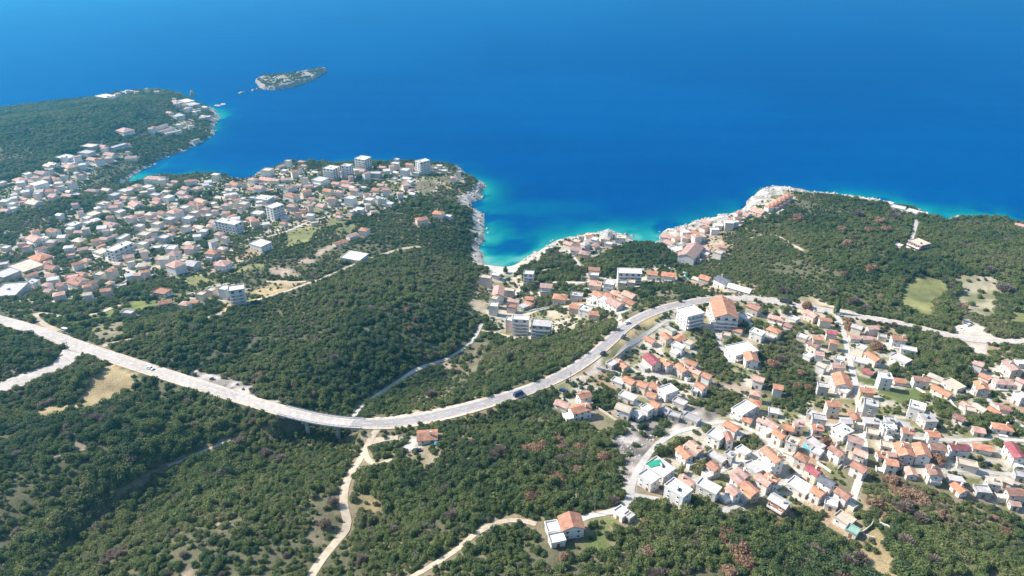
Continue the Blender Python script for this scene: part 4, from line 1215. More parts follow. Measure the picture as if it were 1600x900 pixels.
def wall_mb(h, mb, m=0):
    L, W, e = h['L']/2, h['W']/2, h['eave']; b = -2.2
    if h['shape'] == 'g': t = e+W*.42; mb.prism([(-W, b), (W, b), (W, e), (0, t), (-W, e)], -L, L, m)
    elif h['shape'] == 's': mb.prism([(-W, b), (W, b), (W, e-.4), (-W, e+.5)], -L, L, m)
    else: mb.box(-L, L, -W, W, b, e, m)
def roof_mb(h, mb, m=0):
    L, W, e = h['L']/2, h['W']/2, h['eave']; o = .45; s = h['shape']
    if s == 'g':
        t = e+W*.42
        mb.prism([(-W-o, e-o*.42+.03), (0, t+.03), (W+o, e-o*.42+.03), (W+o, e-o*.42+.28), (0, t+.30), (-W-o, e-o*.42+.28)], -L-o, L+o, m)
    elif s == 's': mb.prism([(-W-o, e+.55+.1), (W+o, e-.45), (W+o, e-.2), (-W-o, e+.8+.1)], -L-o, L+o, m)
    elif s == 'h':
        n = len(mb.v); a, c = L+o, W+o; k = max(a-c, .4) if a > c else .2; q = max(c-a, 0); t = e+min(a, c)*.42+.1
        mb.v += [(-a,-c,e+.02),(a,-c,e+.02),(a,c,e+.02),(-a,c,e+.02),(-a,-c,e+.2),(a,-c,e+.2),(a,c,e+.2),(-a,c,e+.2)]
        if a >= c: mb.v += [(-k,0,t),(k,0,t)]; R0, R1 = n+8, n+9; fs = [(n+4,n+5,R1,R0),(n+5,n+6,R1),(n+6,n+7,R0,R1),(n+7,n+4,R0)]
        else: mb.v += [(0,-q,t),(0,q,t)]; R0, R1 = n+8, n+9; fs = [(n+4,n+5,R0),(n+5,n+6,R1,R0),(n+6,n+7,R1),(n+7,n+4,R0,R1)]
        fs += [(n+3,n+2,n+1,n),(n,n+1,n+5,n+4),(n+1,n+2,n+6,n+5),(n+2,n+3,n+7,n+6),(n+3,n,n+4,n+7)]
        mb.f += fs; mb.m += [m]*len(fs)
    else:
        o = .25; mb.box(-L-o, L+o, -W-o, W+o, e+.02, e+.28, m); p = .55; w = .22
        mb.box(-L-o, L+o, -W-o, -W-o+w, e+.284, e+.28+p, m); mb.box(-L-o, L+o, W+o-w, W+o, e+.284, e+.28+p, m)
        mb.box(-L-o, -L-o+w, -W-o+w+.003, W+o-w-.003, e+.284, e+.28+p, m); mb.box(L+o-w, L+o, -W-o+w+.003, W+o-w-.003, e+.284, e+.28+p, m)
def win_mesh(name, w, hgt):
    mb = MB(); d = .10; f = .11
    mb.box(-w/2, w/2, -d, .0, 0, f, 0); mb.box(-w/2, w/2, -d, .0, hgt-f, hgt, 0); mb.box(-w/2, -w/2+f, -d, .0, f, hgt-f, 0); mb.box(w/2-f, w/2, -d, 0, f, hgt-f, 0)
    mb.quad((-w/2+f, -.05, f), (w/2-f, -.05, f), (w/2-f, -.05, hgt-f), (-w/2+f, -.05, hgt-f), 1); mb.box(-w/2-.12, w/2+.12, -.2, 0, -.1, -.004, 0)
    return mb.mesh(name, [FRAME, GLASS])
WIN = win_mesh('window', 1.05, 1.25); WWIDE = win_mesh('window', 2.1, 1.9)
_mb = MB(); _mb.box(-.55, .55, -.08, 0, 0, 2.1, 0); DOOR = _mb.mesh('door', [DOORM])
_mb = MB(); _mb.box(-.3, .3, -.3, .3, -.9, .9, 0); _mb.box(-.4, .4, -.4, .4, .904, 1.02, 0); CHIM = _mb.mesh('chimney', [WALL[1]])
_mb = MB(); _mb.tube((-.9, 0, .75), (.9, 0, .75), .38, .38, 10, 0); _mb.box(-.8, .8, -1.3, -.35, .3, .38, 1); _mb.box(-.7, -.6, -.2, .2, 0, .45, 0); _mb.box(.6, .7, -.2, .2, 0, .45, 0); TANK = _mb.mesh('solar_heater', [STEEL, GLASS])
def facade(root, h, side, limit):
    """windows on one outer wall: side 0 = -y, 1 = +x, 2 = +y, 3 = -x"""
    L, W = h['L']/2, h['W']/2; n = [(0, -1), (1, 0), (0, 1), (-1, 0)][side]; wd = (2*L if side in (0, 2) else 2*W); dist = (W if side in (0, 2) else L)
    rot = [0, math.pi/2, math.pi, -math.pi/2][side]; k = max(1, int(wd/(3.0 if not h['big'] else 3.6))); cnt = 0
    for s in range(h['st']):
        for j in range(k):
            if cnt >= limit: return cnt
            t = (j+.5)/k*wd-wd/2
            if s == 0 and side == 0 and j == k//2 and not h['big']:
                o = link('door', DOOR, root); z = .05
            else: o = link('window', WWIDE if h['big'] else WIN, root); z = s*SH+.95
            c, q = math.cos(rot), math.sin(rot); o.location = (t*c-(-dist-.003)*q, t*q+(-dist-.003)*c, z); o.rotation_euler = (0, 0, rot); cnt += 1
    return cnt
def balcony(root, h, side):
    L, W = h['L']/2, h['W']/2; wd = (L if side in (0, 2) else W)-.4; dist = (W if side in (0, 2) else L)+.13; rot = [0, math.pi/2, math.pi, -math.pi/2][side]
    for s in range(1, h['st']):
        mb = MB(); z = s*SH; mb.box(-wd, wd, -dist-1.3, -dist, z-.1, z+.08, 0); mb.box(-wd, wd, -dist-1.3, -dist-1.18, z+.084, z+.95, 0); mb.box(-wd, -wd+.12, -dist-1.177, -dist, z+.084, z+.95, 0); mb.box(wd-.12, wd, -dist-1.177, -dist, z+.084, z+.95, 0)
        o = mb.build('balcony', [WALL[0]], root); o.rotation_euler = (0, 0, rot)
TYPED = {}
for i in INDIV:
    h = HOUSES[i]; rr = h['rr']
    wi = rr.choices(range(6), [.56, .2, .08, .07, .05, .04])[0]
    if h['col'] == 'y': wi = 3
    if h['col'] == 'w' or h['big']: wi = 0
    if h['label'] and 'dark red' in h['label']: wi = 6
    if h['label'] and 'brick barn' in h['label']: wi = 7
    if h['label'] and 'cream walls' in h['label']: wi = 1
    if h['label'] and 'unfinished' in h['label']: wi = 3
    h['wall'] = wi
    big = h['st'] >= 4 or h['big']
    h['cat'] = 'apartment block' if big else 'house'
    if h['label'] and 'hotel' in h['label']: h['cat'] = 'hotel'
    if h['label'] and 'villa' in h['label']: h['cat'] = 'villa'
    if h['label'] and 'barn' in h['label']: h['cat'] = 'barn'
    if h['label'] and ('hall' in h['label']): h['cat'] = 'hall'
    if h['label'] and ('marquees' in h['label']): h['cat'] = 'marquee'
    h['word'] = 'shed' if (h['L']*h['W'] < 30 and h['st'] == 1) else h['cat']
    if h['word'] == 'shed': h['cat'] = 'shed'
    d2 = [(h['px']-a[0])**2+(h['py']-a[1])**2 for a in ANCH]; h['anch'] = int(np.argmin(d2))
    if not h['label']: TYPED.setdefault((h['anch'], CNAME[h['col']], h['shape'], h['st'], h['word']), []).append(i)
ORD = ['first', 'second', 'third', 'fourth', 'fifth', 'sixth', 'seventh', 'eighth', 'ninth']
for (an, cn, s, st, w), ids in TYPED.items():
    base = f"{cn} {SNAME[s]} {NUM[st]} {w}" if w != 'shed' else f"small {cn} {SNAME[s]} shed"
    ph = ANCH[an][2]; ids.sort(key=lambda i: HOUSES[i]['px'])
    if len(ids) > 1:
        dx = max(HOUSES[i]['px'] for i in ids)-min(HOUSES[i]['px'] for i in ids); dy = max(HOUSES[i]['py'] for i in ids)-min(HOUSES[i]['py'] for i in ids)
        if dy > dx: ids.sort(key=lambda i: HOUSES[i]['py'])
        e = ('left', 'right') if dx >= dy else ('back', 'front')
        for k, i in enumerate(ids):
            if len(ids) == 2: q = f"{e[0]} one of two" if k == 0 else f"{e[1]} one of two"
            else: q = f"{e[0]}most of {len(ids)}" if k == 0 else f"{e[1]}most of {len(ids)}" if k == len(ids)-1 else f"{ORD[k]} from the {e[0]}"
            q = q.replace('backmost', 'rearmost')
            HOUSES[i]['label'] = f"{base} {ph}, {q}"
    else: HOUSES[ids[0]]['label'] = f"{base} {ph}"
WALL.append(plain('dark_red_render', (.33, .085, .085), var=.15)); WALL.append(plain('red_brick', (.38, .19, .13), var=.3, scale=1.5))
nwin = 0
for i in INDIV:
    h = HOUSES[i]; rr = h['rr']; big = h['st'] >= 4 or h['big']
    grp = 'houses of the village on the right' if h['px'] > 820 and h['py'] > 455 else 'houses around the cove' if h['px'] > 730 else 'houses of the left town' if h['py'] > 262 else 'houses of the far hamlets'
    nm = h['cat'].replace(' ', '_')
    root = empty(nm, (h['x'], h['y'], h['z']), h['a']); tag(root, h['label'], h['cat'], grp if h['cat'] in ('house', 'shed') else None)
    mb = MB(); wall_mb(h, mb); mb.build('wall', [WALL[h['wall']]], root)
    mb = MB(); roof_mb(h, mb); rf = mb.build('roof', [ROOF[h['col']]], root)
    far = h['size'] < 14
    if h['shape'] in 'gh' and not far and rr.random() < .55:
        c = link('chimney', CHIM, rf); c.location = (h['L']*rr.uniform(-.3, .3), h['W']*.2*rr.choice((-1, 1)), h['eave']+h['W']*.42*.6+.4)
    if h['shape'] == 'f' and not far and rr.random() < .5 and h['st'] > 1:
        c = link('solar_heater', TANK, root); c.location = (h['L']*rr.uniform(-.25, .25), h['W']*rr.uniform(-.2, .2), h['eave']+.284); c.rotation_euler = (0, 0, rr.uniform(0, 6))
    # outer walls turned towards the valley the houses look over
    vx, vy = -h['x'], -h['y']; vl = math.hypot(vx, vy); vx, vy = vx/vl, vy/vl
    sides = []
    for s in range(4):
        aa = h['a']+[-math.pi/2, 0, math.pi/2, math.pi][s]; dt = math.cos(aa)*vx+math.sin(aa)*vy
        if dt > .12: sides.append((dt, s))
    sides.sort(reverse=True)
    lim = 30 if big else 10 if h['size'] > 22 else 6 if h['size'] > 14 else 3
    if h['cat'] in ('marquee',): lim = 0
    if h['shape'] == 's' or h['cat'] == 'shed': lim = min(lim, 2)
    for k, (dt, s) in enumerate(sides[:2]): lim -= facade(root, h, s, lim if k else max(1, int(lim*.62)))
    if sides and (big or (h['st'] >= 2 and h['size'] > 20 and rr.random() < .4)): balcony(root, h, sides[0][1])
    # a lean-to or walled terrace against the house, where there is room
    if not far and not big and rr.random() < .6 and h['cat'] == 'house':
        s = rr.choice([q[1] for q in sides] or [0]); w = (h['L'] if s in (0, 2) else h['W'])*rr.uniform(.45, .9); dp = rr.uniform(2.2, 3.6); dist = (h['W'] if s in (0, 2) else h['L'])/2; zt = rr.choice((2.5, .5, 2.7)) if h['st'] > 1 else .5
        aa = h['a']+[-math.pi/2, 0, math.pi/2, math.pi][s]; qx, qy = h['x']+math.cos(aa)*(dist+dp/2), h['y']+math.sin(aa)*(dist+dp/2)
        if all(math.hypot(qx-k['x'], qy-k['y']) > .55*max(k['L'], k['W'])+1 for k in HOUSES if k is not h):
            mb = MB(); mb.box(-w/2, w/2, -dist-dp, -dist-.003, -2.2, zt, 0); mb.box(-w/2-.1, w/2+.1, -dist-dp-.1, -dist-dp+.06, zt+.004, zt+.7, 0)
            o = mb.build('terrace', [WALL[rr.choice((0, 1, 0, 3))]], root); o.rotation_euler = (0, 0, [0, math.pi/2, math.pi, -math.pi/2][s])
# the town is packed with more small roofs than one can trace: fill its gaps with them, all part of the far mass
_g = random.Random(31); TOWNFILL = [[(0,385),(100,330),(150,306),(205,292),(330,278),(450,262),(700,262),(728,278),(640,306),(600,325),(500,338),(440,345),(400,352),(330,400),(250,420),(200,445),(100,470),(0,440)], [(0,300),(60,268),(130,236),(205,222),(215,232),(140,262),(120,296),(30,325),(0,325)], [(150,152),(240,140),(250,146),(165,156)], [(270,152),(330,178),(325,188),(275,165)], [(235,205),(300,188),(300,200),(250,214)], [(1040,374),(1070,358),(1110,350),(1165,332),(1150,350),(1110,365),(1060,392)], [(885,376),(960,366),(975,374),(905,392)]]
_wts = [125, 34, 9, 16, 6, 22, 8]; EXTRA = []
for poly, cnt in zip(TOWNFILL, _wts):
    x0, x1 = min(p[0] for p in poly), max(p[0] for p in poly); y0, y1 = min(p[1] for p in poly), max(p[1] for p in poly); tries = 0; got = 0
    while got < cnt and tries < cnt*40:
        tries += 1; a_, b_ = _g.uniform(x0, x1), _g.uniform(y0, y1)
        if not bool(inpoly(np.array([a_]), np.array([b_]), poly)[0]): continue
        X_, Y_, Z_ = (float(v) for v in G(a_, b_, 3.0)); L_0 = _g.uniform(4.6, 7.6)
        if Z_ < 1.5 or float(samp(SDn, X_, Y_)) < 5: continue
        if any(math.hypot(X_-k['x'], Y_-k['y']) < .5*(max(k['L'], k['W'])+L_0)*1.0+.8 for k in HOUSES): continue
        st = _g.choice((1, 2, 2, 2, 3)); sc_ = _g.choices('ghf', [.4, .3, .3])[0]; cc = _g.choices('rotwyb', [.34, .16, .14, .26, .05, .05])[0]
        HOUSES.append(dict(px=a_, py=b_, shape=sc_, col=cc, st=st, eave=st*SH+.3, x=X_, y=Y_, z=Z_, L=L_0, W=L_0*_g.uniform(.7, 1), a=_g.gauss(.25, .35), rr=random.Random(len(HOUSES)), label=None, big=False, size=1)); REST.append(len(HOUSES)-1); got += 1
# the small remaining houses far back read as one mass
mb = MB(); mats = [WALL[0], WALL[1], WALL[2]]+[ROOF[c] for c in 'orbmvwykte']
for i in REST:
    h = HOUSES[i]; n0 = len(mb.v); wall_mb(h, mb, h['rr'].choice((0, 0, 1, 2))); roof_mb(h, mb, 3+'orbmvwykte'.index(h['col']))
    c, s = math.cos(h['a']), math.sin(h['a'])
    for k in range(n0, len(mb.v)): x, y, z = mb.v[k]; mb.v[k] = (h['x']+x*c-y*s, h['y']+x*s+y*c, h['z']+z)
tag(mb.build('distant_houses', mats), 'small pale and rose-roofed houses scattered far back in the hamlets', 'houses', kind='stuff')
# ------------------------------------------------------------------ foliage
def ico(sub):
    import bmesh
    bm = bmesh.new(); bmesh.ops.create_icosphere(bm, subdivisions=sub, radius=1.0); v = [tuple(a.co) for a in bm.verts]; f = [tuple(x.index for x in p.verts) for p in bm.faces]; bm.free(); return v, f
ICO1, ICO2, ICO3 = ico(1), ico(2), ico(3)
def crown_mesh(name, mat, seed, lobes, n, q, flat=.8, core=.74, spread=.62, lr=(.30, .58), zc=.85):
    """a crown one unit wide each way: leaf clumps over several uneven lobes"""
    r = random.Random(seed); L = []
    for k in range(lobes):
        a = r.uniform(0, 6.28); d = spread*math.sqrt(r.random()) if k else .0; rad = r.uniform(*lr)*(1.15 if k == 0 else 1)
        L.append((Vector((d*math.cos(a), d*math.sin(a), zc*flat*(r.uniform(.6, 1.15) if k else 1))), rad))
    v, f = [], []
    for c, rad in L:
        if core:
            b = len(v)
            for p in ICO1[0]: u = Vector(p); v.append(tuple(c+Vector((u.x, u.y, u.z*flat))*rad*core*r.uniform(.85, 1.05)))
            f += [tuple(b+i for i in t) for t in ICO1[1]]
    tot = sum(rad*rad for c, rad in L); 
    for c, rad in L:
        for k in range(int(n*rad*rad/tot)):
            u = Vector((r.gauss(0, 1), r.gauss(0, 1), r.gauss(0, 1))).normalized()
            if u.z < -.55: u.z *= -1
            rr = rad*(r.uniform(.84, 1.12)); p = c+Vector((u.x, u.y, u.z*flat))*rr
            if any((p-c2).length < r2*.75 for c2, r2 in L if c2 is not c): continue
            nrm = (u+Vector((r.gauss(0, .75), r.gauss(0, .75), r.gauss(0, .75)))).normalized(); t = nrm.orthogonal().normalized(); bt = nrm.cross(t); an = r.uniform(0, 6.28)
            t, bt = t*math.cos(an)+bt*math.sin(an), bt*math.cos(an)-t*math.sin(an); s = q*r.uniform(.6, 1.35); b = len(v)
            v += [tuple(p+t*s*.62), tuple(p+bt*s*.5+nrm*s*.12), tuple(p-t*s*.62), tuple(p-bt*s*.5+nrm*s*.12)]; f.append((b, b+1, b+2, b+3))
    zmin = min(p[2] for p in v); v = [(x, y, max(z, zmin*.5)) for x, y, z in v]
    return mesh(name, v, f, [mat])
def twig_mesh(name, mat, seed, n=420):
    r = random.Random(seed); v, f = [], []
    for k in range(n):
        u = Vector((r.gauss(0, 1), r.gauss(0, 1), abs(r.gauss(0, 1))+.1)).normalized(); a = Vector((0, 0, .35))+u*r.uniform(.1, .55); p = Vector((0, 0, .45))+Vector((u.x, u.y, u.z*.85))*r.uniform(.65, 1.0)
        t = u.orthogonal().normalized()*r.uniform(.02, .05); t = Matrix.Rotation(r.uniform(0, 6.28), 3, u) @ t; b = len(v); v += [tuple(a+t*.5), tuple(p+t), tuple(p-t), tuple(a-t*.5)]; f.append((b, b+1, b+2, b+3))
    return mesh(name, v, f, [mat])
CROWN = [crown_mesh('crown', LEAF, 11+k, [6, 9, 7, 10, 5, 8][k], 640, .15, [.85, .75, .95, .7, 1.0, .8][k]) for k in range(6)]
OLIVE = [crown_mesh('crown', LEAFOLIVE, 40+k, 6, 560, .15, .75) for k in range(2)]
RUST = [crown_mesh('crown', RUSSET, 60+k, 7, 620, .16, .8, core=.66) for k in range(3)]
BARE = [twig_mesh('crown', TWIG, 80+k) for k in range(2)]
def cypress_mesh():
    r = random.Random(5); v, f = [], []
    for k in range(320):
        z = r.uniform(.05, 1); rad = .16*(1-z)**.6*min(1, z*6+.3); a = r.uniform(0, 6.28); p = Vector((rad*math.cos(a), rad*math.sin(a), z)); nrm = Vector((math.cos(a), math.sin(a), .3)).normalized(); t = nrm.orthogonal().normalized(); bt = nrm.cross(t); s = .055; b = len(v)
        v += [tuple(p+t*s), tuple(p+bt*s), tuple(p-t*s), tuple(p-bt*s)]; f.append((b, b+1, b+2, b+3))
    return mesh('crown', v, f, [LEAF])
CYP = cypress_mesh()
_mb = MB(); _mb.tube((0, 0, -.4), (0, 0, .55), .075, .05, 7); _mb.tube((0, 0, .45), (.28, .05, .8), .045, .02, 5); _mb.tube((0, 0, .4), (-.22, .18, .78), .045, .02, 5); _mb.tube((0, 0, .42), (-.05, -.28, .75), .04, .02, 5); TRUNK = _mb.mesh('trunk', [BARK])
def rockmesh(seed):
    r = random.Random(seed); off = r.uniform(0, 99); v = []
    for x, y, z in ICO2[0]:
        k = 1+.55*(float(fbm(np.array([x*2+off]), np.array([y*2+z*1.7]), 1.0, seed, 2)[0])-.5)*2; v.append((x*k, y*k*.85, z*k*.7))
    return mesh('boulder', v, ICO2[1], [ROCK])
BOULD = [rockmesh(3), rockmesh(4), rockmesh(5)]

def instancer(name, protos, P, idx, scl, rot):
    """one object whose points carry copies of a few prototype meshes (for what nobody could count)"""
    n = len(P); me = bpy.data.meshes.new(name); me.vertices.add(n); me.vertices.foreach_set('co', np.asarray(P, np.float32).ravel())
    a = me.attributes.new('pick', 'INT', 'POINT'); a.data.foreach_set('value', np.asarray(idx, np.int32))
    a = me.attributes.new('size', 'FLOAT_VECTOR', 'POINT'); a.data.foreach_set('vector', np.asarray(scl, np.float32).ravel())
    a = me.attributes.new('turn', 'FLOAT_VECTOR', 'POINT'); a.data.foreach_set('vector', np.asarray(rot, np.float32).ravel())
    o = link(name, me)
    ng = bpy.data.node_groups.new(name, 'GeometryNodeTree'); ng.interface.new_socket('Geometry', in_out='INPUT', socket_type='NodeSocketGeometry'); ng.interface.new_socket('Geometry', in_out='OUTPUT', socket_type='NodeSocketGeometry')
    N = ng.nodes; gi = N.new('NodeGroupInput'); go = N.new('NodeGroupOutput'); ip = N.new('GeometryNodeInstanceOnPoints'); jn = N.new('GeometryNodeJoinGeometry')
    for pm in reversed(protos):
        po = bpy.data.objects.new(name+'_leafage', pm); oi = N.new('GeometryNodeObjectInfo'); oi.inputs['Object'].default_value = po; oi.inputs['As Instance'].default_value = True; ng.links.new(oi.outputs['Geometry'], jn.inputs[0])
    def na(nm, t):
        q = N.new('GeometryNodeInputNamedAttribute'); q.data_type = t; q.inputs[0].default_value = nm; return q.outputs[0]
    ng.links.new(gi.outputs[0], ip.inputs['Points']); ng.links.new(jn.outputs[0], ip.inputs['Instance']); ip.inputs['Pick Instance'].default_value = True
    ng.links.new(na('pick', 'INT'), ip.inputs['Instance Index']); ng.links.new(na('size', 'FLOAT_VECTOR'), ip.inputs['Scale'])
    er = N.new('FunctionNodeEulerToRotation'); ng.links.new(na('turn', 'FLOAT_VECTOR'), er.inputs[0]); ng.links.new(er.outputs[0], ip.inputs['Rotation'])
    ng.links.new(ip.outputs[0], go.inputs[0]); md = o.modifiers.new('scatter', 'NODES'); md.node_group = ng
    return o

# keep-out mask on the ground grid: houses and roads
KEEP = np.zeros(MX.shape)
def bump_keep(x, y, r, val):
    i0, i1 = np.searchsorted(GX, [x-r-3, x+r+3]); j0, j1 = np.searchsorted(GY, [y-r-3, y+r+3])
    return slice(j0, j1), slice(i0, i1)
for h in HOUSES:
    r = .5*math.hypot(h['L'], h['W'])+1.5; sl = bump_keep(h['x'], h['y'], r, 1); X, Y = MX[sl], MY[sl]; c, s = math.cos(h['a']), math.sin(h['a'])
    u = (X-h['x'])*c+(Y-h['y'])*s; v = -(X-h['x'])*s+(Y-h['y'])*c
    KEEP[sl] = np.maximum(KEEP[sl], np.clip(1.2-np.maximum(np.maximum(abs(u)-h['L']/2, abs(v)-h['W']/2), 0)/4.5, 0, 1.2))
def road_dist(x, y):
    d = np.full(x.shape, 1e9)
    for P, w in CLEAR:
        lo = P[:, :2].min(0)-25; hi = P[:, :2].max(0)+25; k = (x > lo[0]) & (x < hi[0]) & (y > lo[1]) & (y < hi[1])
        if k.any(): d[k] = np.minimum(d[k], segdist(x[k], y[k], [tuple(p[:2]) for p in P])[0]-w)
    return d
# russet and bare trees that stand out one by one
RUS = """@800,675,4
150 100 9;270 40 9;305 95 8;430 95 10;575 145 11;280 185 8;270 285 10;400 230 9;135 235 6;110 400 9;640 410 9 t;835 555 7;1060 580 7;850 735 9;1330 640 13;1400 740 15;1460 800 13;1370 870 13;920 870 11 t;330 760 7;150 130 8;90 100 8;350 140 8 t
@1200,675,4
680 430 11;790 285 11;850 370 11;930 380 12;985 430 10;860 465 13 t;960 525 12 t;1080 165 11;1080 510 8;360 60 12;1490 600 8;300 20 8;330 735 9 t;890 430 9 t
@400,480,4
240 470 6;350 530 8;890 280 6;960 120 6;940 10 6;20 400 6;600 340 6 t;1090 535 9 t;480 310 8 t
@1200,280,4
195 250 9;460 310 7;630 315 7;490 395 7;700 260 8;735 310 7;480 585 6;650 560 9;410 700 7 t;1070 770 7;540 760 9 t;620 810 9 t;250 780 8;100 690 8 t;560 220 9 t;800 240 9 t;1390 560 7 t;1480 690 12 t
@1200,560,8
410 150 13;390 320 14;520 340 15;60 50 18
@1200,460,8
1010 380 17;480 130 14;1370 640 20;180 790 16 t;1230 190 14 t;1080 90 12 t;1000 300 11
@0,675,4
440 430 7;275 610 6;740 745 9 t;640 800 9 t;1110 400 10 t;1330 265 9 t;1390 265 8 t;1490 50 9 t
@400,675,4
1530 110 11 t;480 420 10 t;430 560 11 t;1220 500 9 t;660 770 7 t;860 590 6 t;60 120 9 t;150 160 10 t"""
L_ = []; org = (0, 0, 1)
for ln in RUS.split('\n'):
    if ln[0] == '@': org = tuple(float(v) for v in ln[1:].split(',')); continue
    for q in ln.split(';'):
        t = q.split(); pxx, pyy = org[0]+float(t[0])/org[2], org[1]+float(t[1])/org[2]; L_.append((pxx, pyy, float(t[2])/ (org[2]/4 if org[2] == 8 else 1), len(t) > 3))
# jittered scatter over the land that the photo can see
def jitter(step, x0, x1, y0, y1, seed):
    g = np.random.default_rng(seed); xs = np.arange(x0, x1, step); ys = np.arange(y0, y1, step); X, Y = np.meshgrid(xs, ys)
    return X.ravel()+g.uniform(-.5, .5, X.size)*step*.95, Y.ravel()+g.uniform(-.5, .5, X.size)*step*.95, g
def inview(x, y, z, m=90):
    px, py, d = project(x, y, z); return (px > -m) & (px < 1600+m) & (py < 900+m) & (py > -50), px, py, d
x, y, g = jitter(2.05, -1080, 760, 40, 1310, 5)
z = GH(x, y); _px, _py, _d = project(x, y, z); g_near = (_py > 905) | (_px < -10) | (_px > 1610); iv, px, py, dep = inview(x, y, z, 330); iv &= ~(g_near & (_d > 700)); x, y, z, px, py, dep = (a[iv] for a in (x, y, z, px, py, dep))
den = samp(DENS, x, y); kp = samp(KEEP, x, y); vm = samp(VMASK.astype(float), x, y) > .5
ok = (g.random(len(x)) < den) & (z > 1.2) & (kp < .55)
ok &= ~((dep > 620) & (g.random(len(x)) < .25))
x, y, z, px, py, dep, vm, den = (a[ok] for a in (x, y, z, px, py, dep, vm, den))
rd = road_dist(x, y); tall = fbm(x, y, 55, 101, 3); sz = .8+2.6*np.clip(tall*2.2-.62, 0, 1)*g.random(len(x))**.7+.9*g.random(len(x))**1.5
sz = np.where(vm, sz*.82, sz); sz = np.where(den < .3, sz*.75, sz)
ok = rd > sz*.55-.2
ok &= ~(np.hypot(x, y-0) < 0)
_vd = segdist(x, y, [tuple(p[:2]) for p in MAINP[b0:b1]])[0]; sz = np.where(_vd < 6, np.minimum(sz, 1.7), sz)
x, y, z, px, py, dep, vm, sz, den = (a[ok] for a in (x, y, z, px, py, dep, vm, sz, den)); n = len(x)
# gully shade: taller trees on the uphill (left) side of the cleared strip
dr, _ = segdist(x, y, [tuple(p[:2]) for p in RAVINE]); left = (dr < 14) & (px < 300)
sz = np.where(left & (np.interp(y, RAVINE[::-1, 1], RAVINE[::-1, 0]) > x), sz*1.25+.5, sz)
kindr = g.random(n); patchy = fbm(x, y, 30, 111, 3)
pick = g.integers(0, 6, n); pick = np.where(kindr < .05+.10*sstep(.55, .7, patchy), 6+g.integers(0, 2, n), pick)
bare = sstep(.60, .72, fbm(x, y, 45, 121, 3)); pick = np.where((kindr > 1-.01-.13*bare), 8+g.integers(0, 2, n), pick)
rx = sstep(850, 1150, px)*sstep(300, 330, py); pick = np.where((g.random(n) < .006*rx), 10+g.integers(0, 3, n), pick)
for a_, b_, r_, tw_ in L_:                               # more of the same kind round each of them
    if r_ < 8: continue
    X_, Y_, Z_ = (float(v) for v in G(a_, b_, 2.0)); rr_ = r_*float(project(X_, Y_, Z_)[2])/F*1.4; q = (np.hypot(x-X_, y-Y_) < rr_) & (g.random(n) < .62)
    pick = np.where(q, (8 if tw_ else 10)+g.integers(0, 2, n), pick)
hs = sz*(.75+.55*g.random(n))
scl = np.stack([sz*(.8+.5*g.random(n)), sz*(.8+.5*g.random(n)), hs], 1); rot = np.stack([g.normal(0, .08, n), g.normal(0, .08, n), g.uniform(0, 6.283, n)], 1)
PROTO = CROWN+OLIVE+BARE+RUST
# the nearest, largest crowns are trees of their own
infr = (px > 4) & (px < 1596) & (py > 640) & (py < 897) & ~vm
score = np.where(infr & (pick < 8), sz/dep, 0); NT = 150; near = np.argsort(-score)[:NT]; isn = np.zeros(n, bool); isn[near] = True
P = np.stack([x, y, z-.25*sz], 1)
far = ~isn
tag(instancer('forest', PROTO, P[far], pick[far], scl[far], rot[far]), kind='stuff', label='dense evergreen maquis wood covering the hills', cat='forest')
print('forest', n)
TN = 0
def tree(kind, crown, x, y, z, sx, sz_, label, cat, group=None, rz=0.0):
    root = empty(kind, (x, y, z), rz); tag(root, label, cat, group)
    c = link('crown', crown, root); c.scale = (sx, sx, sz_); c.location = (0, 0, -.1*sz_)
    t = link('trunk', TRUNK, root); t.scale = (sx*.9, sx*.9, sz_*1.3)
    return root
TR = random.Random(99)
for i in near:
    reg = 'bottom left slope' if px[i] < 300 else 'slope left of the dirt track' if px[i] < 530 else 'slope between the two dirt tracks' if px[i] < 760 and py[i] < 870 else 'wood under the lone white and orange house' if px[i] < 1000 else 'wood under the lower village' if px[i] < 1340 else 'wood in the bottom right corner'
    k = 'dark evergreen' if pick[i] < 6 else 'pale olive-green'
    tree('evergreen_tree', PROTO[pick[i]], x[i], y[i], float(P[i, 2]), float(scl[i, 0]), float(scl[i, 2]), f'{k} tree crown merging into the {reg}', 'tree', f'{k} trees in the {reg}', float(rot[i, 2]))


TANCH = [(845,705,'in the russet clump of the lower wood'),(870,745,'in the glade above the lone orange house'),(880,860,'in the wood under the lone orange house'),(1010,815,'beside the track into the village'),(1150,850,'in the brown-crowned wood under the village'),(1030,890,'at the bottom edge of the picture'),(1370,780,'in the brown thicket by the bottom lane'),(1420,770,'in the brown thicket under the orange street row'),(1440,800,'in the grey thicket under the village'),(1470,715,'beside the maroon-roofed building'),(1290,690,'at the blue pool yard'),(1570,825,'in the bottom right wood'),(1285,860,'left of the dry clearing'),(480,605,'in the wood above the viaduct'),(630,520,'in the wood beside the valley path'),(670,610,'in the wood inside the road bend'),(400,585,'in the wood above the rock cut'),(1270,345,'on the wooded headland'),(1360,350,'in the headland wood near the white shelf'),(1310,430,'in the headland wood above the road'),(1250,460,'at the headland wood edge above the sand pit'),(1350,470,'over the roadside at the top of the village'),(1465,475,'between the two dry fields'),(1570,450,'beside the pale field'),(1255,580,'in the walled village grove'),(1210,565,'at the left of the village grove'),(1330,510,'beside the street at the top of the village'),(1375,540,'on the upper right terraces'),(110,790,'on the bottom left slope'),(180,865,'in the bottom left gully'),(310,745,'on the slope under the gully track'),(390,690,'at the head of the gully'),(520,790,'left of the dirt track'),(700,800,'between the dirt tracks'),(780,705,'in the wood right of the small viaduct house'),(440,710,'in the gully wood under the viaduct')]
GR = {}
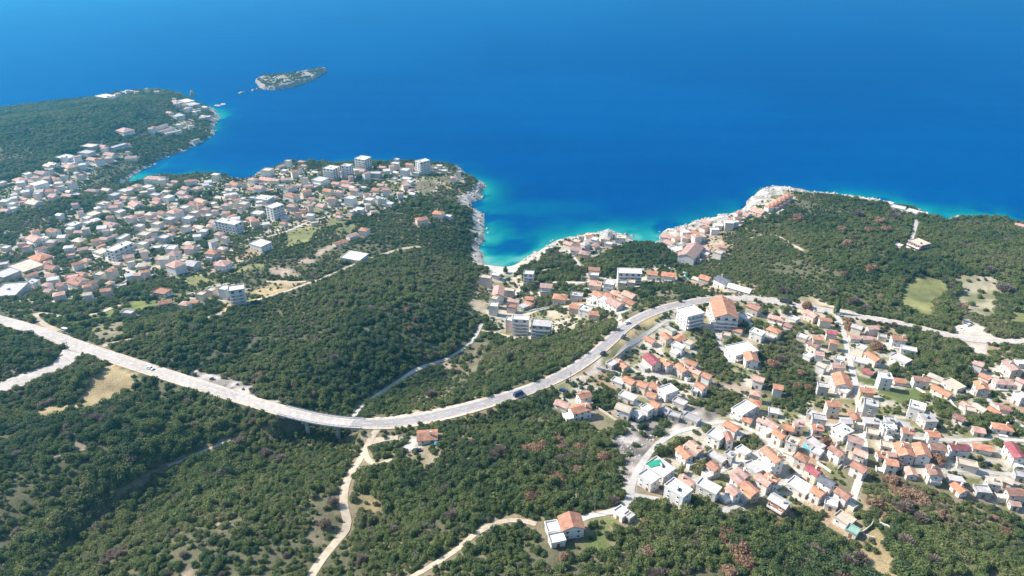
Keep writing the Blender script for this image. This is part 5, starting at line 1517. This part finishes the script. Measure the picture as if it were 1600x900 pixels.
for k, (a, b_, r, tw) in enumerate(L_):
    an = min(range(len(TANCH)), key=lambda i: (TANCH[i][0]-a)**2+(TANCH[i][1]-b_)**2); GR.setdefault((an, tw), []).append(k)
for (an, tw), ks in GR.items():
    ks.sort(key=lambda k: L_[k][0])
    for j, k in enumerate(ks):
        a, b_, r, tw = L_[k]; X, Y, Z = (float(v) for v in G(a, b_, 3.0)); _, _, dd = project(X, Y, Z); s = min(max(r*1.0*float(dd)/F, 2.0), 5.2)
        q = '' if len(ks) == 1 else f", {'left one of two' if j == 0 else 'right one of two'}" if len(ks) == 2 else f", {'leftmost' if j == 0 else 'rightmost' if j == len(ks)-1 else ORD[j]+' from the left'}{' of '+str(len(ks)) if j in (0, len(ks)-1) else ''}"
        lab = (('bare grey-brown tree ' if tw else 'russet-leaved tree ')+TANCH[an][2]+q)
        tree('bare_tree' if tw else 'russet_tree', (BARE[k % 2] if tw and k % 3 else RUST[k % 3] if not tw else BARE[k % 2]), X, Y, Z, s*1.1, s*1.35, lab, 'tree', 'bare trees' if tw else 'russet trees', TR.uniform(0, 6))
# dark garden and roadside trees that stand clear of the woods
SOLO = [(655,659,8,'round dark bush at the roadside above the small orange house'),(600,679,8,'dark tree left of the yard of the small viaduct house'),(628,668,7,'dark tree beside the road above the small viaduct house'),(1062,468,8,'dark pine on the scrubby bank inside the road bend'),(1095,505,9,'dark tree in the courtyard of the white bend block'),(1150,480,10,'dark pines right of the tall orange apartment block'),(1172,484,9,'dark tree right of the apartment block, nearer the brown roof'),(1228,486,12,'broad dark tree below the road at the sand pit'),(790,423,9,'dark tree standing on the beach'),(757,424,9,'dark tree at the left end of the beach'),(830,450,12,'big dark tree in the middle of the cove'),(818,452,9,'dark tree left of the big cove tree'),(882,446,9,'dark tree beside the beach road'),(1255,641,12,'dark spreading tree in front of the pink terrace'),(1402,640,12,'dark broad tree left of the white modern villa'),(1395,655,11,'lower dark tree left of the white modern villa'),(1560,729,8,'round dark bush below the long crimson roof'),(1592,730,9,'dark tree at the right edge below the crimson roof'),(1237,733,9,'green garden tree in the paved yard'),(1092,735,11,'bright green tree inside the loop of the lower lane'),(1075,722,9,'dark tree under the bright orange roof'),(1034,758,7,'yellow-green tree beside the three-storey white block'),(1490,532,9,'dark tree at the left corner of the car park'),(1497,542,8,'round bush under the corner of the car park'),(1555,536,8,'dark bush on the right lower side of the car park'),(1476,425,9,'tree on the upper edge between the two fields'),(565,322,9,'dark pine in the town park'),(548,278,9,'dark pines behind the twin towers'),(328,302,8,'dark pine grove by the sea terrace'),(1305,700,9,'dark tree under the vegetable terrace')]
for a, b_, r, lab in SOLO:
    X, Y, Z = (float(v) for v in G(a, b_, 2.0)); _, _, dd = project(X, Y, Z); s = r*float(dd)/F*.62
    tree('evergreen_tree', CROWN[int(a) % 6] if 'bright' not in lab and 'yellow' not in lab else OLIVE[0], X, Y, Z, s, s*1.25, lab, 'tree', None, TR.uniform(0, 6))
for k, (a, b_, hh) in enumerate([(326,331,9),(329,331,10),(332,332,9),(344,324,9),(349,323,10),(1306,490,13)]):
    X, Y, Z = (float(v) for v in G(a, b_, 0)); root = empty('cypress_tree', (X, Y, Z)); c = link('crown', CYP, root); c.scale = (hh, hh, hh); t = link('trunk', TRUNK, root); t.scale = (2, 2, 2)
    tag(root, ['left cypress of the three in the middle town','middle cypress of the three in the middle town','right cypress of the three in the middle town','left cypress of the pair in the crowded town','right cypress of the pair in the crowded town','tall dark cypress beside the top of the village street'][k], 'cypress tree', 'cypress trees')

# boulders along the waterline, and rubble between the lanes
x, y, g = jitter(3.2, -950, 640, 330, 1310, 9); sd = samp(SDn, x, y); rwv = samp(rw, x, y); z = GH(x, y); be = samp(BEACH, x, y)
ok = (sd > -3.5) & (sd < rwv*.8) & (g.random(len(x)) < .4) & (be < .5) & (samp(KEEP, x, y) < .3); ok &= inview(x, y, z, 20)[0]
x, y, z = x[ok], y[ok], np.maximum(z[ok], -.3); n = len(x); s = .5+1.7*g.random(n)**2.5
tag(instancer('shore_rocks', BOULD, np.stack([x, y, z], 1), g.integers(0, 3, n), np.stack([s, s*(.7+.6*g.random(n)), s*.8], 1), np.stack([g.normal(0, .3, n), g.normal(0, .3, n), g.uniform(0, 6, n)], 1)), kind='stuff', label='pale limestone boulders along the waterline', cat='rocks')
qx, qy, qz = G([955,990,1030,1045,1020,1000,988,985,972,970,972], [690,665,668,672,690,715,740,768,765,735,710]); x, y, g = jitter(1.5, qx.min(), qx.max(), qy.min(), qy.max(), 10)
ok = inpoly(x, y, list(zip(qx, qy))) & (g.random(len(x)) < .5) & (road_dist(x, y) > .5); x, y = x[ok], y[ok]; n = len(x); s = .22+.6*g.random(n)**2
tag(instancer('rubble', BOULD, np.stack([x, y, GH(x, y)], 1), g.integers(0, 3, n), np.stack([s, s, s*.7], 1), np.stack([g.normal(0, .4, n), g.normal(0, .4, n), g.uniform(0, 6, n)], 1)), kind='stuff', label='field of grey-pink stone rubble inside the lane', cat='rubble')
# ------------------------------------------------------------------ island and sea rocks
ISROCK = plain('brown_island_rock', (.27, .24, .20), var=.6, scale=.25)
def isle(name, pix, hgt, steep, label, step=3.0, scrub=True):
    x, y = PZ([p[0] for p in pix], [p[1] for p in pix], 0.0); poly = list(zip(x, y)); xs = np.arange(x.min()-6, x.max()+6, step); ys = np.arange(y.min()-6, y.max()+6, step); X, Y = np.meshgrid(xs, ys)
    d, _ = segdist(X, Y, poly, True); s = np.where(inpoly(X, Y, poly), d, -d)+(fbm(X, Y, 14, 7, 3)-.5)*7
    top = hgt*(.75+.5*fbm(X, Y, 30, 8, 3)); Z = np.where(s > 0, top*(1-np.exp(-s/steep))+.4, np.maximum(s*.8, -3))+np.where(s > 0, (fbm(X, Y, 6, 9, 3)-.5)*2.5, 0)
    ny, nx = X.shape; idx = np.arange(nx*ny).reshape(ny, nx); Q = np.stack([idx[:-1, :-1], idx[:-1, 1:], idx[1:, 1:], idx[1:, :-1]], -1).reshape(-1, 4)
    o = link(name, mesh(name, np.stack([X, Y, Z], -1).reshape(-1, 3).tolist(), Q.tolist(), [ISROCK]))
    return o, X, Y, Z, s
ISL = [(402,132),(400,126),(412,122),(430,121),(455,119),(485,114),(505,109),(512,110),(500,119),(478,130),(455,137),(430,141),(412,140)]
o, X, Y, Z, s = isle('island', ISL, 7, 2.2, '', 2.0); tag(o, kind='structure')
g = np.random.default_rng(4); k = (s > 4) & (g.random(X.shape) < .3*sstep(.55, .62, fbm(X, Y, 30, 14, 3))); xx, yy, zz = X[k], Y[k], Z[k]; n = len(xx); sc = 1.3+1.3*g.random(n)
tag(instancer('island_scrub', CROWN[:3]+OLIVE[:1], np.stack([xx+g.uniform(-1.5, 1.5, n), yy+g.uniform(-1.5, 1.5, n), zz-.4], 1), g.integers(0, 4, n), np.stack([sc, sc, sc*.8], 1), np.stack([0*sc, 0*sc, g.uniform(0, 6, n)], 1)), kind='stuff', label='low scrub on the rocky island', cat='scrub')
for a, b_, w, hh, lab in [(301,150,5,12,'dark sea stack off the tip of the far peninsula'),(377,145,7,3,'low flat rock left of the island'),(395,142,4,5,'small pointed rock just left of the island'),(404,141,3.5,6,'small dark rock touching the island end'),(340,165,6,1.2,'pale reef rock nearest the peninsula tip'),(348,163,6,1.2,'outermost pale reef rock off the peninsula tip')]:
    x, y = PZ(a, b_); r = random.Random(a); me_ = BOULD[a % 3].copy(); me_.name = 'sea_rock'
    me_.materials.clear(); me_.materials.append(ROCK if 'pale' in lab else ISROCK); o = link('sea_rock', me_); o.location = (float(x), float(y), hh*.15); o.scale = (w, w*.8, hh*.9); o.rotation_euler = (0, 0, r.uniform(0, 6)); tag(o, lab, 'rock')

# ------------------------------------------------------------------ vehicles
def paintm(n, c): return plain(n, c, rough=.35, spec=.5, var=.05, per_obj=0)
CARM = dict(white=paintm('white_car_paint', (.75, .75, .74)), blue=paintm('dark_blue_car_paint', (.03, .05, .14)), black=paintm('black_car_paint', (.025, .025, .03)), grey=paintm('grey_car_paint', (.25, .25, .26)), red=paintm('red_car_paint', (.2, .03, .03)))
def car(px, py, qx, qy, col, label, van=False, cat='car'):
    x, y, z = (float(v) for v in G(px, py, .5)); d, i = segdist(np.array([x]), np.array([y]), [tuple(p[:2]) for p in MAINP])
    if d[0] < 5: z = float(MAINP[int(i[0]), 2])+.12
    elif segdist(np.array([x]), np.array([y]), [tuple(p[:2]) for p in BRANCHP])[0][0] < 6: z += .35
    else: z = float(GH(x, y))+.08
    x2, y2 = PZ(qx, qy, z); a = math.atan2(y2-y, x2-x); L, W, H = (5.6, 2.0, 2.3) if van else (4.4, 1.8, 1.45)
    if cat == 'bus': L, W, H = 8, 2.4, 2.8
    root = empty('parked_van' if van else cat, (x, y, z), a); tag(root, label, cat)
    l, w = L/2, W/2; lo = .32; belt = H*.56 if not (van or cat == 'bus') else H*.5
    mb = MB(); mb.prism([(-w, lo), (w, lo), (w, belt-.12), (w-.1, belt), (-w+.1, belt), (-w, belt-.12)], -l, l)
    c0, c1 = (-l*.8, l*.5) if not (van or cat == 'bus') else (-l+.1, l*.86)
    n = len(mb.v); mb.v += [(c0+.35, -w+.28, H), (c1-.5, -w+.28, H), (c1-.5, w-.28, H), (c0+.35, w-.28, H), (c0+.3, -w+.25, H-.1), (c1-.45, -w+.25, H-.1), (c1-.45, w-.25, H-.1), (c0+.3, w-.25, H-.1)]
    for q in ((0,1,2,3),(4,5,1,0),(5,6,2,1),(6,7,3,2),(7,4,0,3)): mb.f.append(tuple(n+i for i in q)); mb.m.append(0)
    mb.build('body', [CARM[col]], root)
    mb = MB(); n = 0; mb.v += [(c0, -w+.1, belt+.003), (c1, -w+.1, belt+.003), (c1, w-.1, belt+.003), (c0, w-.1, belt+.003), (c0+.3, -w+.25, H-.11), (c1-.45, -w+.25, H-.11), (c1-.45, w-.25, H-.11), (c0+.3, w-.25, H-.11)]
    for q in ((0,1,5,4),(1,2,6,5),(2,3,7,6),(3,0,4,7)): mb.f.append(q); mb.m.append(0)
    mb.build('windows_band', [GLASS], root)
    for sx in (-1, 1):
        for sy in (-1, 1): mb = MB(); mb.tube((sx*l*.62, sy*(w-.02)-sy*.2, .33), (sx*l*.62, sy*(w+.03), .33), .33, .33, 12); mb.build('wheel', [RUBBER], root)
car(235,576,300,598,'white','white car driving on the main road below the junction')
car(103,517,112,520,'white','white van parked on the track beside the junction', True, 'van')
car(108,520,116,523,'white','white car parked in front of the white van')
car(810,617,840,605,'blue','dark blue van on the main road before the village', True, 'van')
car(942,553,960,540,'black','black car on the main road by the lay-by')
car(974,527,985,515,'blue','blue car climbing the main road bend')
car(995,511,1010,500,'black','dark car on the upper main road bend')
car(980,505,990,500,'white','white car parked off the road at the lane mouth')
car(880,610,890,613,'blue','blue car parked in the walled roadside yard')
car(1228,473,1250,478,'black','dark bus on the road beside the sand pit', False, 'bus')
car(1512,505,1522,509,'grey','grey van parked at the back of the car park', True, 'van')
car(1513,508,1505,512,'white','white car parked beside the grey van on the gravel')
car(1500,514,1510,520,'white','white car parked near the left side of the car park')
car(1250,756,1255,761,'grey','grey car parked in the paved court'); car(1255,752,1260,757,'black','black car parked beside the grey one in the paved court')
car(1541,725,1551,725,'black','dark car parked in the yard below the maroon building')
car(1132,726,1128,732,'white','white car in the shaded lane corner above the lower street')
car(651,704,657,704,'black','dark car parked in front of the small viaduct house')
car(1311,492,1318,495,'grey','grey car parked at the top of the village street')
car(1310,505,1316,507,'white','white car parked below the cypress')

# ------------------------------------------------------------------ poles, walls, pool, tarpaulins
for a, b_, hh, lab in [(929,801,8,'timber pole beside the lane into the village'),(891,604,9,'timber pole above the walled roadside yard'),(444,414,10,'timber pole at the edge of the town wood'),(419,425,10,'timber pole on the path above the bare plot'),(1209,612,8,'timber pole at the corner of the village grove'),(1226,468,8,'timber pole beside the sand pit road'),(1042,540,8,'timber pole under the road bend'),(108,548,6,'short pole at the road junction corner')]:
    x, y, z = (float(v) for v in G(a, b_)); root = empty('utility_pole', (x, y, z)); tag(root, lab, 'pole')
    mb = MB(); mb.tube((0, 0, -.5), (0, 0, hh), .16, .11, 8); mb.build('post', [POLEM], root); mb = MB(); mb.box(-.9, .9, -.06, .06, hh-.7, hh-.55); mb.build('crossarm', [POLEM], root)
WALLS = [([(843,622),(850,628),(862,634)],1.6,'pale curved wall at the left of the walled roadside yard'),([(862,634),(878,640)],1.2,'low wall under the walled roadside yard'),([(900,646),(915,641),(930,636)],1.4,'wall along the top of the bare dirt lot'),([(932,638),(945,646),(958,655),(971,664)],1.2,'stone wall on the right of the bare dirt lot'),([(932,576),(945,580),(962,583),(972,588)],1.4,'white wall under the roadside lay-by'),([(946,574),(960,562),(978,547),(985,543)],1.8,'dark-shaded retaining wall above the orange wall roof'),([(1190,608),(1182,596),(1175,604),(1168,628)],1.4,'wall along the right side of the rubble garden'),([(1264,675),(1278,688),(1296,700)],1.2,'wall above the vegetable terrace'),([(1276,724),(1290,733),(1298,739)],1.2,'white wall right of the crimson-roofed house'),([(1322,704),(1316,725),(1308,735)],1.0,'thin wall between the vegetable gardens'),([(1345,835),(1360,824),(1363,818)],1.5,'wall across the top of the dry clearing'),([(1373,820),(1385,825),(1398,831)],1.6,'pale wall right of the dry clearing top'),([(1347,835),(1357,840),(1366,842)],1.0,'low wall inside the dry clearing'),([(1378,717),(1392,722)],1.2,'low wall by the russet thicket'),([(1431,607),(1440,612),(1452,620)],1.0,'thin white wall across the end of the lawn'),([(1483,625),(1490,634),(1495,640)],1.0,'short white wall under the tan workshop'),([(828,487),(845,483),(857,481)],1.0,'white kerb wall along the cove plot lane'),([(1200,700),(1212,712),(1228,716)],1.3,'wall beside the stepped lane'),([(1395,603),(1420,601),(1445,601)],1.2,'grey wall under the row above the lawn'),([(1012,548),(1025,556),(1040,566)],1.2,'wall beside the houses under the bend')]
for pts, hh, lab in WALLS:
    P = gpath(pts, 2.0); T = np.gradient(P, axis=0); T /= np.linalg.norm(T, axis=1)[:, None]+1e-9; N = np.stack([-T[:, 1], T[:, 0]], 1); mb = MB()
    for i in range(len(P)):
        zg = float(GH(*P[i]))
        for s, zz in ((-.16, -.6), (.16, -.6), (.16, hh), (-.16, hh)): mb.v.append((P[i, 0]+N[i, 0]*s, P[i, 1]+N[i, 1]*s, zg+zz))
    for i in range(len(P)-1):
        for j in range(4): a = i*4+j; c = i*4+(j+1) % 4; mb.f.append((a, c, c+4, a+4)); mb.m.append(0)
    k = (len(P)-1)*4; mb.f += [(3, 2, 1, 0), (k, k+1, k+2, k+3)]; mb.m += [0, 0]
    tag(mb.build('garden_wall', [WALL[0] if 'white' in lab or 'pale' in lab else WALL[5]]), lab, 'wall')
def slab(name, pix, up, th, matl, label, cat, parts=None):
    x, y, z = G([p[0] for p in pix], [p[1] for p in pix], up); zt = float(z.mean())+up; cx, cy = float(x.mean()), float(y.mean()); n = len(pix)
    root = empty(name, (cx, cy, zt)); tag(root, label, cat)
    mb = MB(); mb.v = [(a-cx, b-cy, -th) for a, b in zip(x, y)]+[(a-cx, b-cy, 0) for a, b in zip(x, y)]; mb.f = [tuple(range(n-1, -1, -1)), tuple(range(n, 2*n))]+[(i, (i+1) % n, n+(i+1) % n, n+i) for i in range(n)]; mb.m = [0]*len(mb.f)
    mb.build('coping' if parts else 'sheet', [matl], root)
    if parts:
        mb = MB(); mb.v = [((a-cx)*.86, (b-cy)*.86, .03) for a, b in zip(x, y)]; mb.f = [tuple(range(n))]; mb.m = [0]; mb.build('water', [parts], root)
POOLW = plain('pool_water', (.10, .36, .48), rough=.1, spec=.5, var=.1)
slab('swimming_pool', [(1067,426),(1083,429),(1082,437),(1071,436)], .5, 1.5, CONC, 'pale blue pool right of the orange roofs beside the long hotel', 'pool', POOLW)
slab('swimming_pool', [(1256,691),(1268,699),(1264,706),(1252,697)], .4, 1.5, CONC, 'blue pool in the middle of the village', 'pool', POOLW)
GT = plain('green_tarpaulin', (.03, .28, .17), rough=.6, var=.2); BT = plain('blue_tarpaulin', (.05, .3, .62), rough=.5, var=.2)
hz_ = [h for h in HOUSES if h['label'] and 'green tarpaulin' in h['label']][0]
mb = MB(); mb.box(-3.2, 3.2, -1.6, 1.6, 0, .25); o = mb.build('tarpaulin', [GT]); o.location = (hz_['x']-math.cos(hz_['a'])*hz_['L']*.28, hz_['y']-math.sin(hz_['a'])*hz_['L']*.28, hz_['z']+hz_['eave']+.29); o.rotation_euler = (0, 0, hz_['a']+1.2); tag(o, 'green tarpaulin spread on a white flat roof', 'tarpaulin')
x, y, z = (float(v) for v in G(682, 694)); mb = MB(); mb.prism([(-2.2, -.3), (2.2, -.3), (1.7, 1.3), (0, 1.7), (-1.7, 1.2)], -1.6, 1.6); o = mb.build('tarpaulin', [BT]); o.scale = (.55, .55, .55); o.location = (x, y, z); tag(o, 'blue tarpaulin over a heap beside the small viaduct house', 'tarpaulin')

# ------------------------------------------------------------------ air, sky and sun
b0_ = MB(); b0_.box(-15200, 15200, -1500, 16200, -7.5, 268); hz = b0_.mesh('haze', [])
hm = bpy.data.materials.new('haze_air'); hm.use_nodes = True; nt = hm.node_tree; nt.nodes.remove(nt.nodes['Principled BSDF'])
pv = nt.nodes.new('ShaderNodeVolumePrincipled'); pv.inputs['Color'].default_value = (.12, .64, 1.0, 1); pv.inputs['Density'].default_value = HAZE; pv.inputs['Anisotropy'].default_value = .5
nt.links.new(pv.outputs[0], nt.nodes['Material Output'].inputs['Volume']); hm.cycles.homogeneous_volume = True
hz.materials.append(hm); tag(link('haze', hz), kind='stuff')
w = bpy.data.worlds.new('World'); SC.world = w; w.use_nodes = True; nt = w.node_tree; bg = nt.nodes['Background']
sky = nt.nodes.new('ShaderNodeTexSky'); sky.sky_type = 'NISHITA'; sky.sun_disc = False; sky.altitude = 200; sky.air_density = 1.0; sky.dust_density = .6
SUNDIR = Vector((-.95, .31, 0)).normalized(); EL = R(41)
sky.sun_elevation = EL; sky.sun_rotation = math.atan2(SUNDIR.x, SUNDIR.y)
nt.links.new(sky.outputs[0], bg.inputs[0]); bg.inputs[1].default_value = SKYS
sl = bpy.data.lights.new('sun', 'SUN'); sl.energy = SUNE; sl.angle = R(.53); sl.color = (1.0, .94, .86); so = bpy.data.objects.new('sun', sl); COL.objects.link(so)
d = -(SUNDIR*math.cos(EL)+Vector((0, 0, math.sin(EL)))); so.rotation_euler = d.to_track_quat('-Z', 'Y').to_euler(); so.location = (-200, 100, 400)
SC.view_settings.view_transform = 'Standard'; SC.view_settings.look = 'None'; SC.view_settings.exposure = EXPO; SC.view_settings.gamma = 1.0; SC.view_settings.use_curve_mapping = False
SC.render.engine = 'CYCLES'; SC.cycles.max_bounces = 4; SC.cycles.diffuse_bounces = 2; SC.cycles.glossy_bounces = 2; SC.cycles.volume_bounces = 0; SC.cycles.transparent_max_bounces = 4
SC.cycles.use_denoising = DEN; SC.cycles.denoiser = 'OPENIMAGEDENOISE'; SC.cycles.denoising_input_passes = 'RGB_ALBEDO_NORMAL'; SC.cycles.denoising_prefilter = 'ACCURATE'
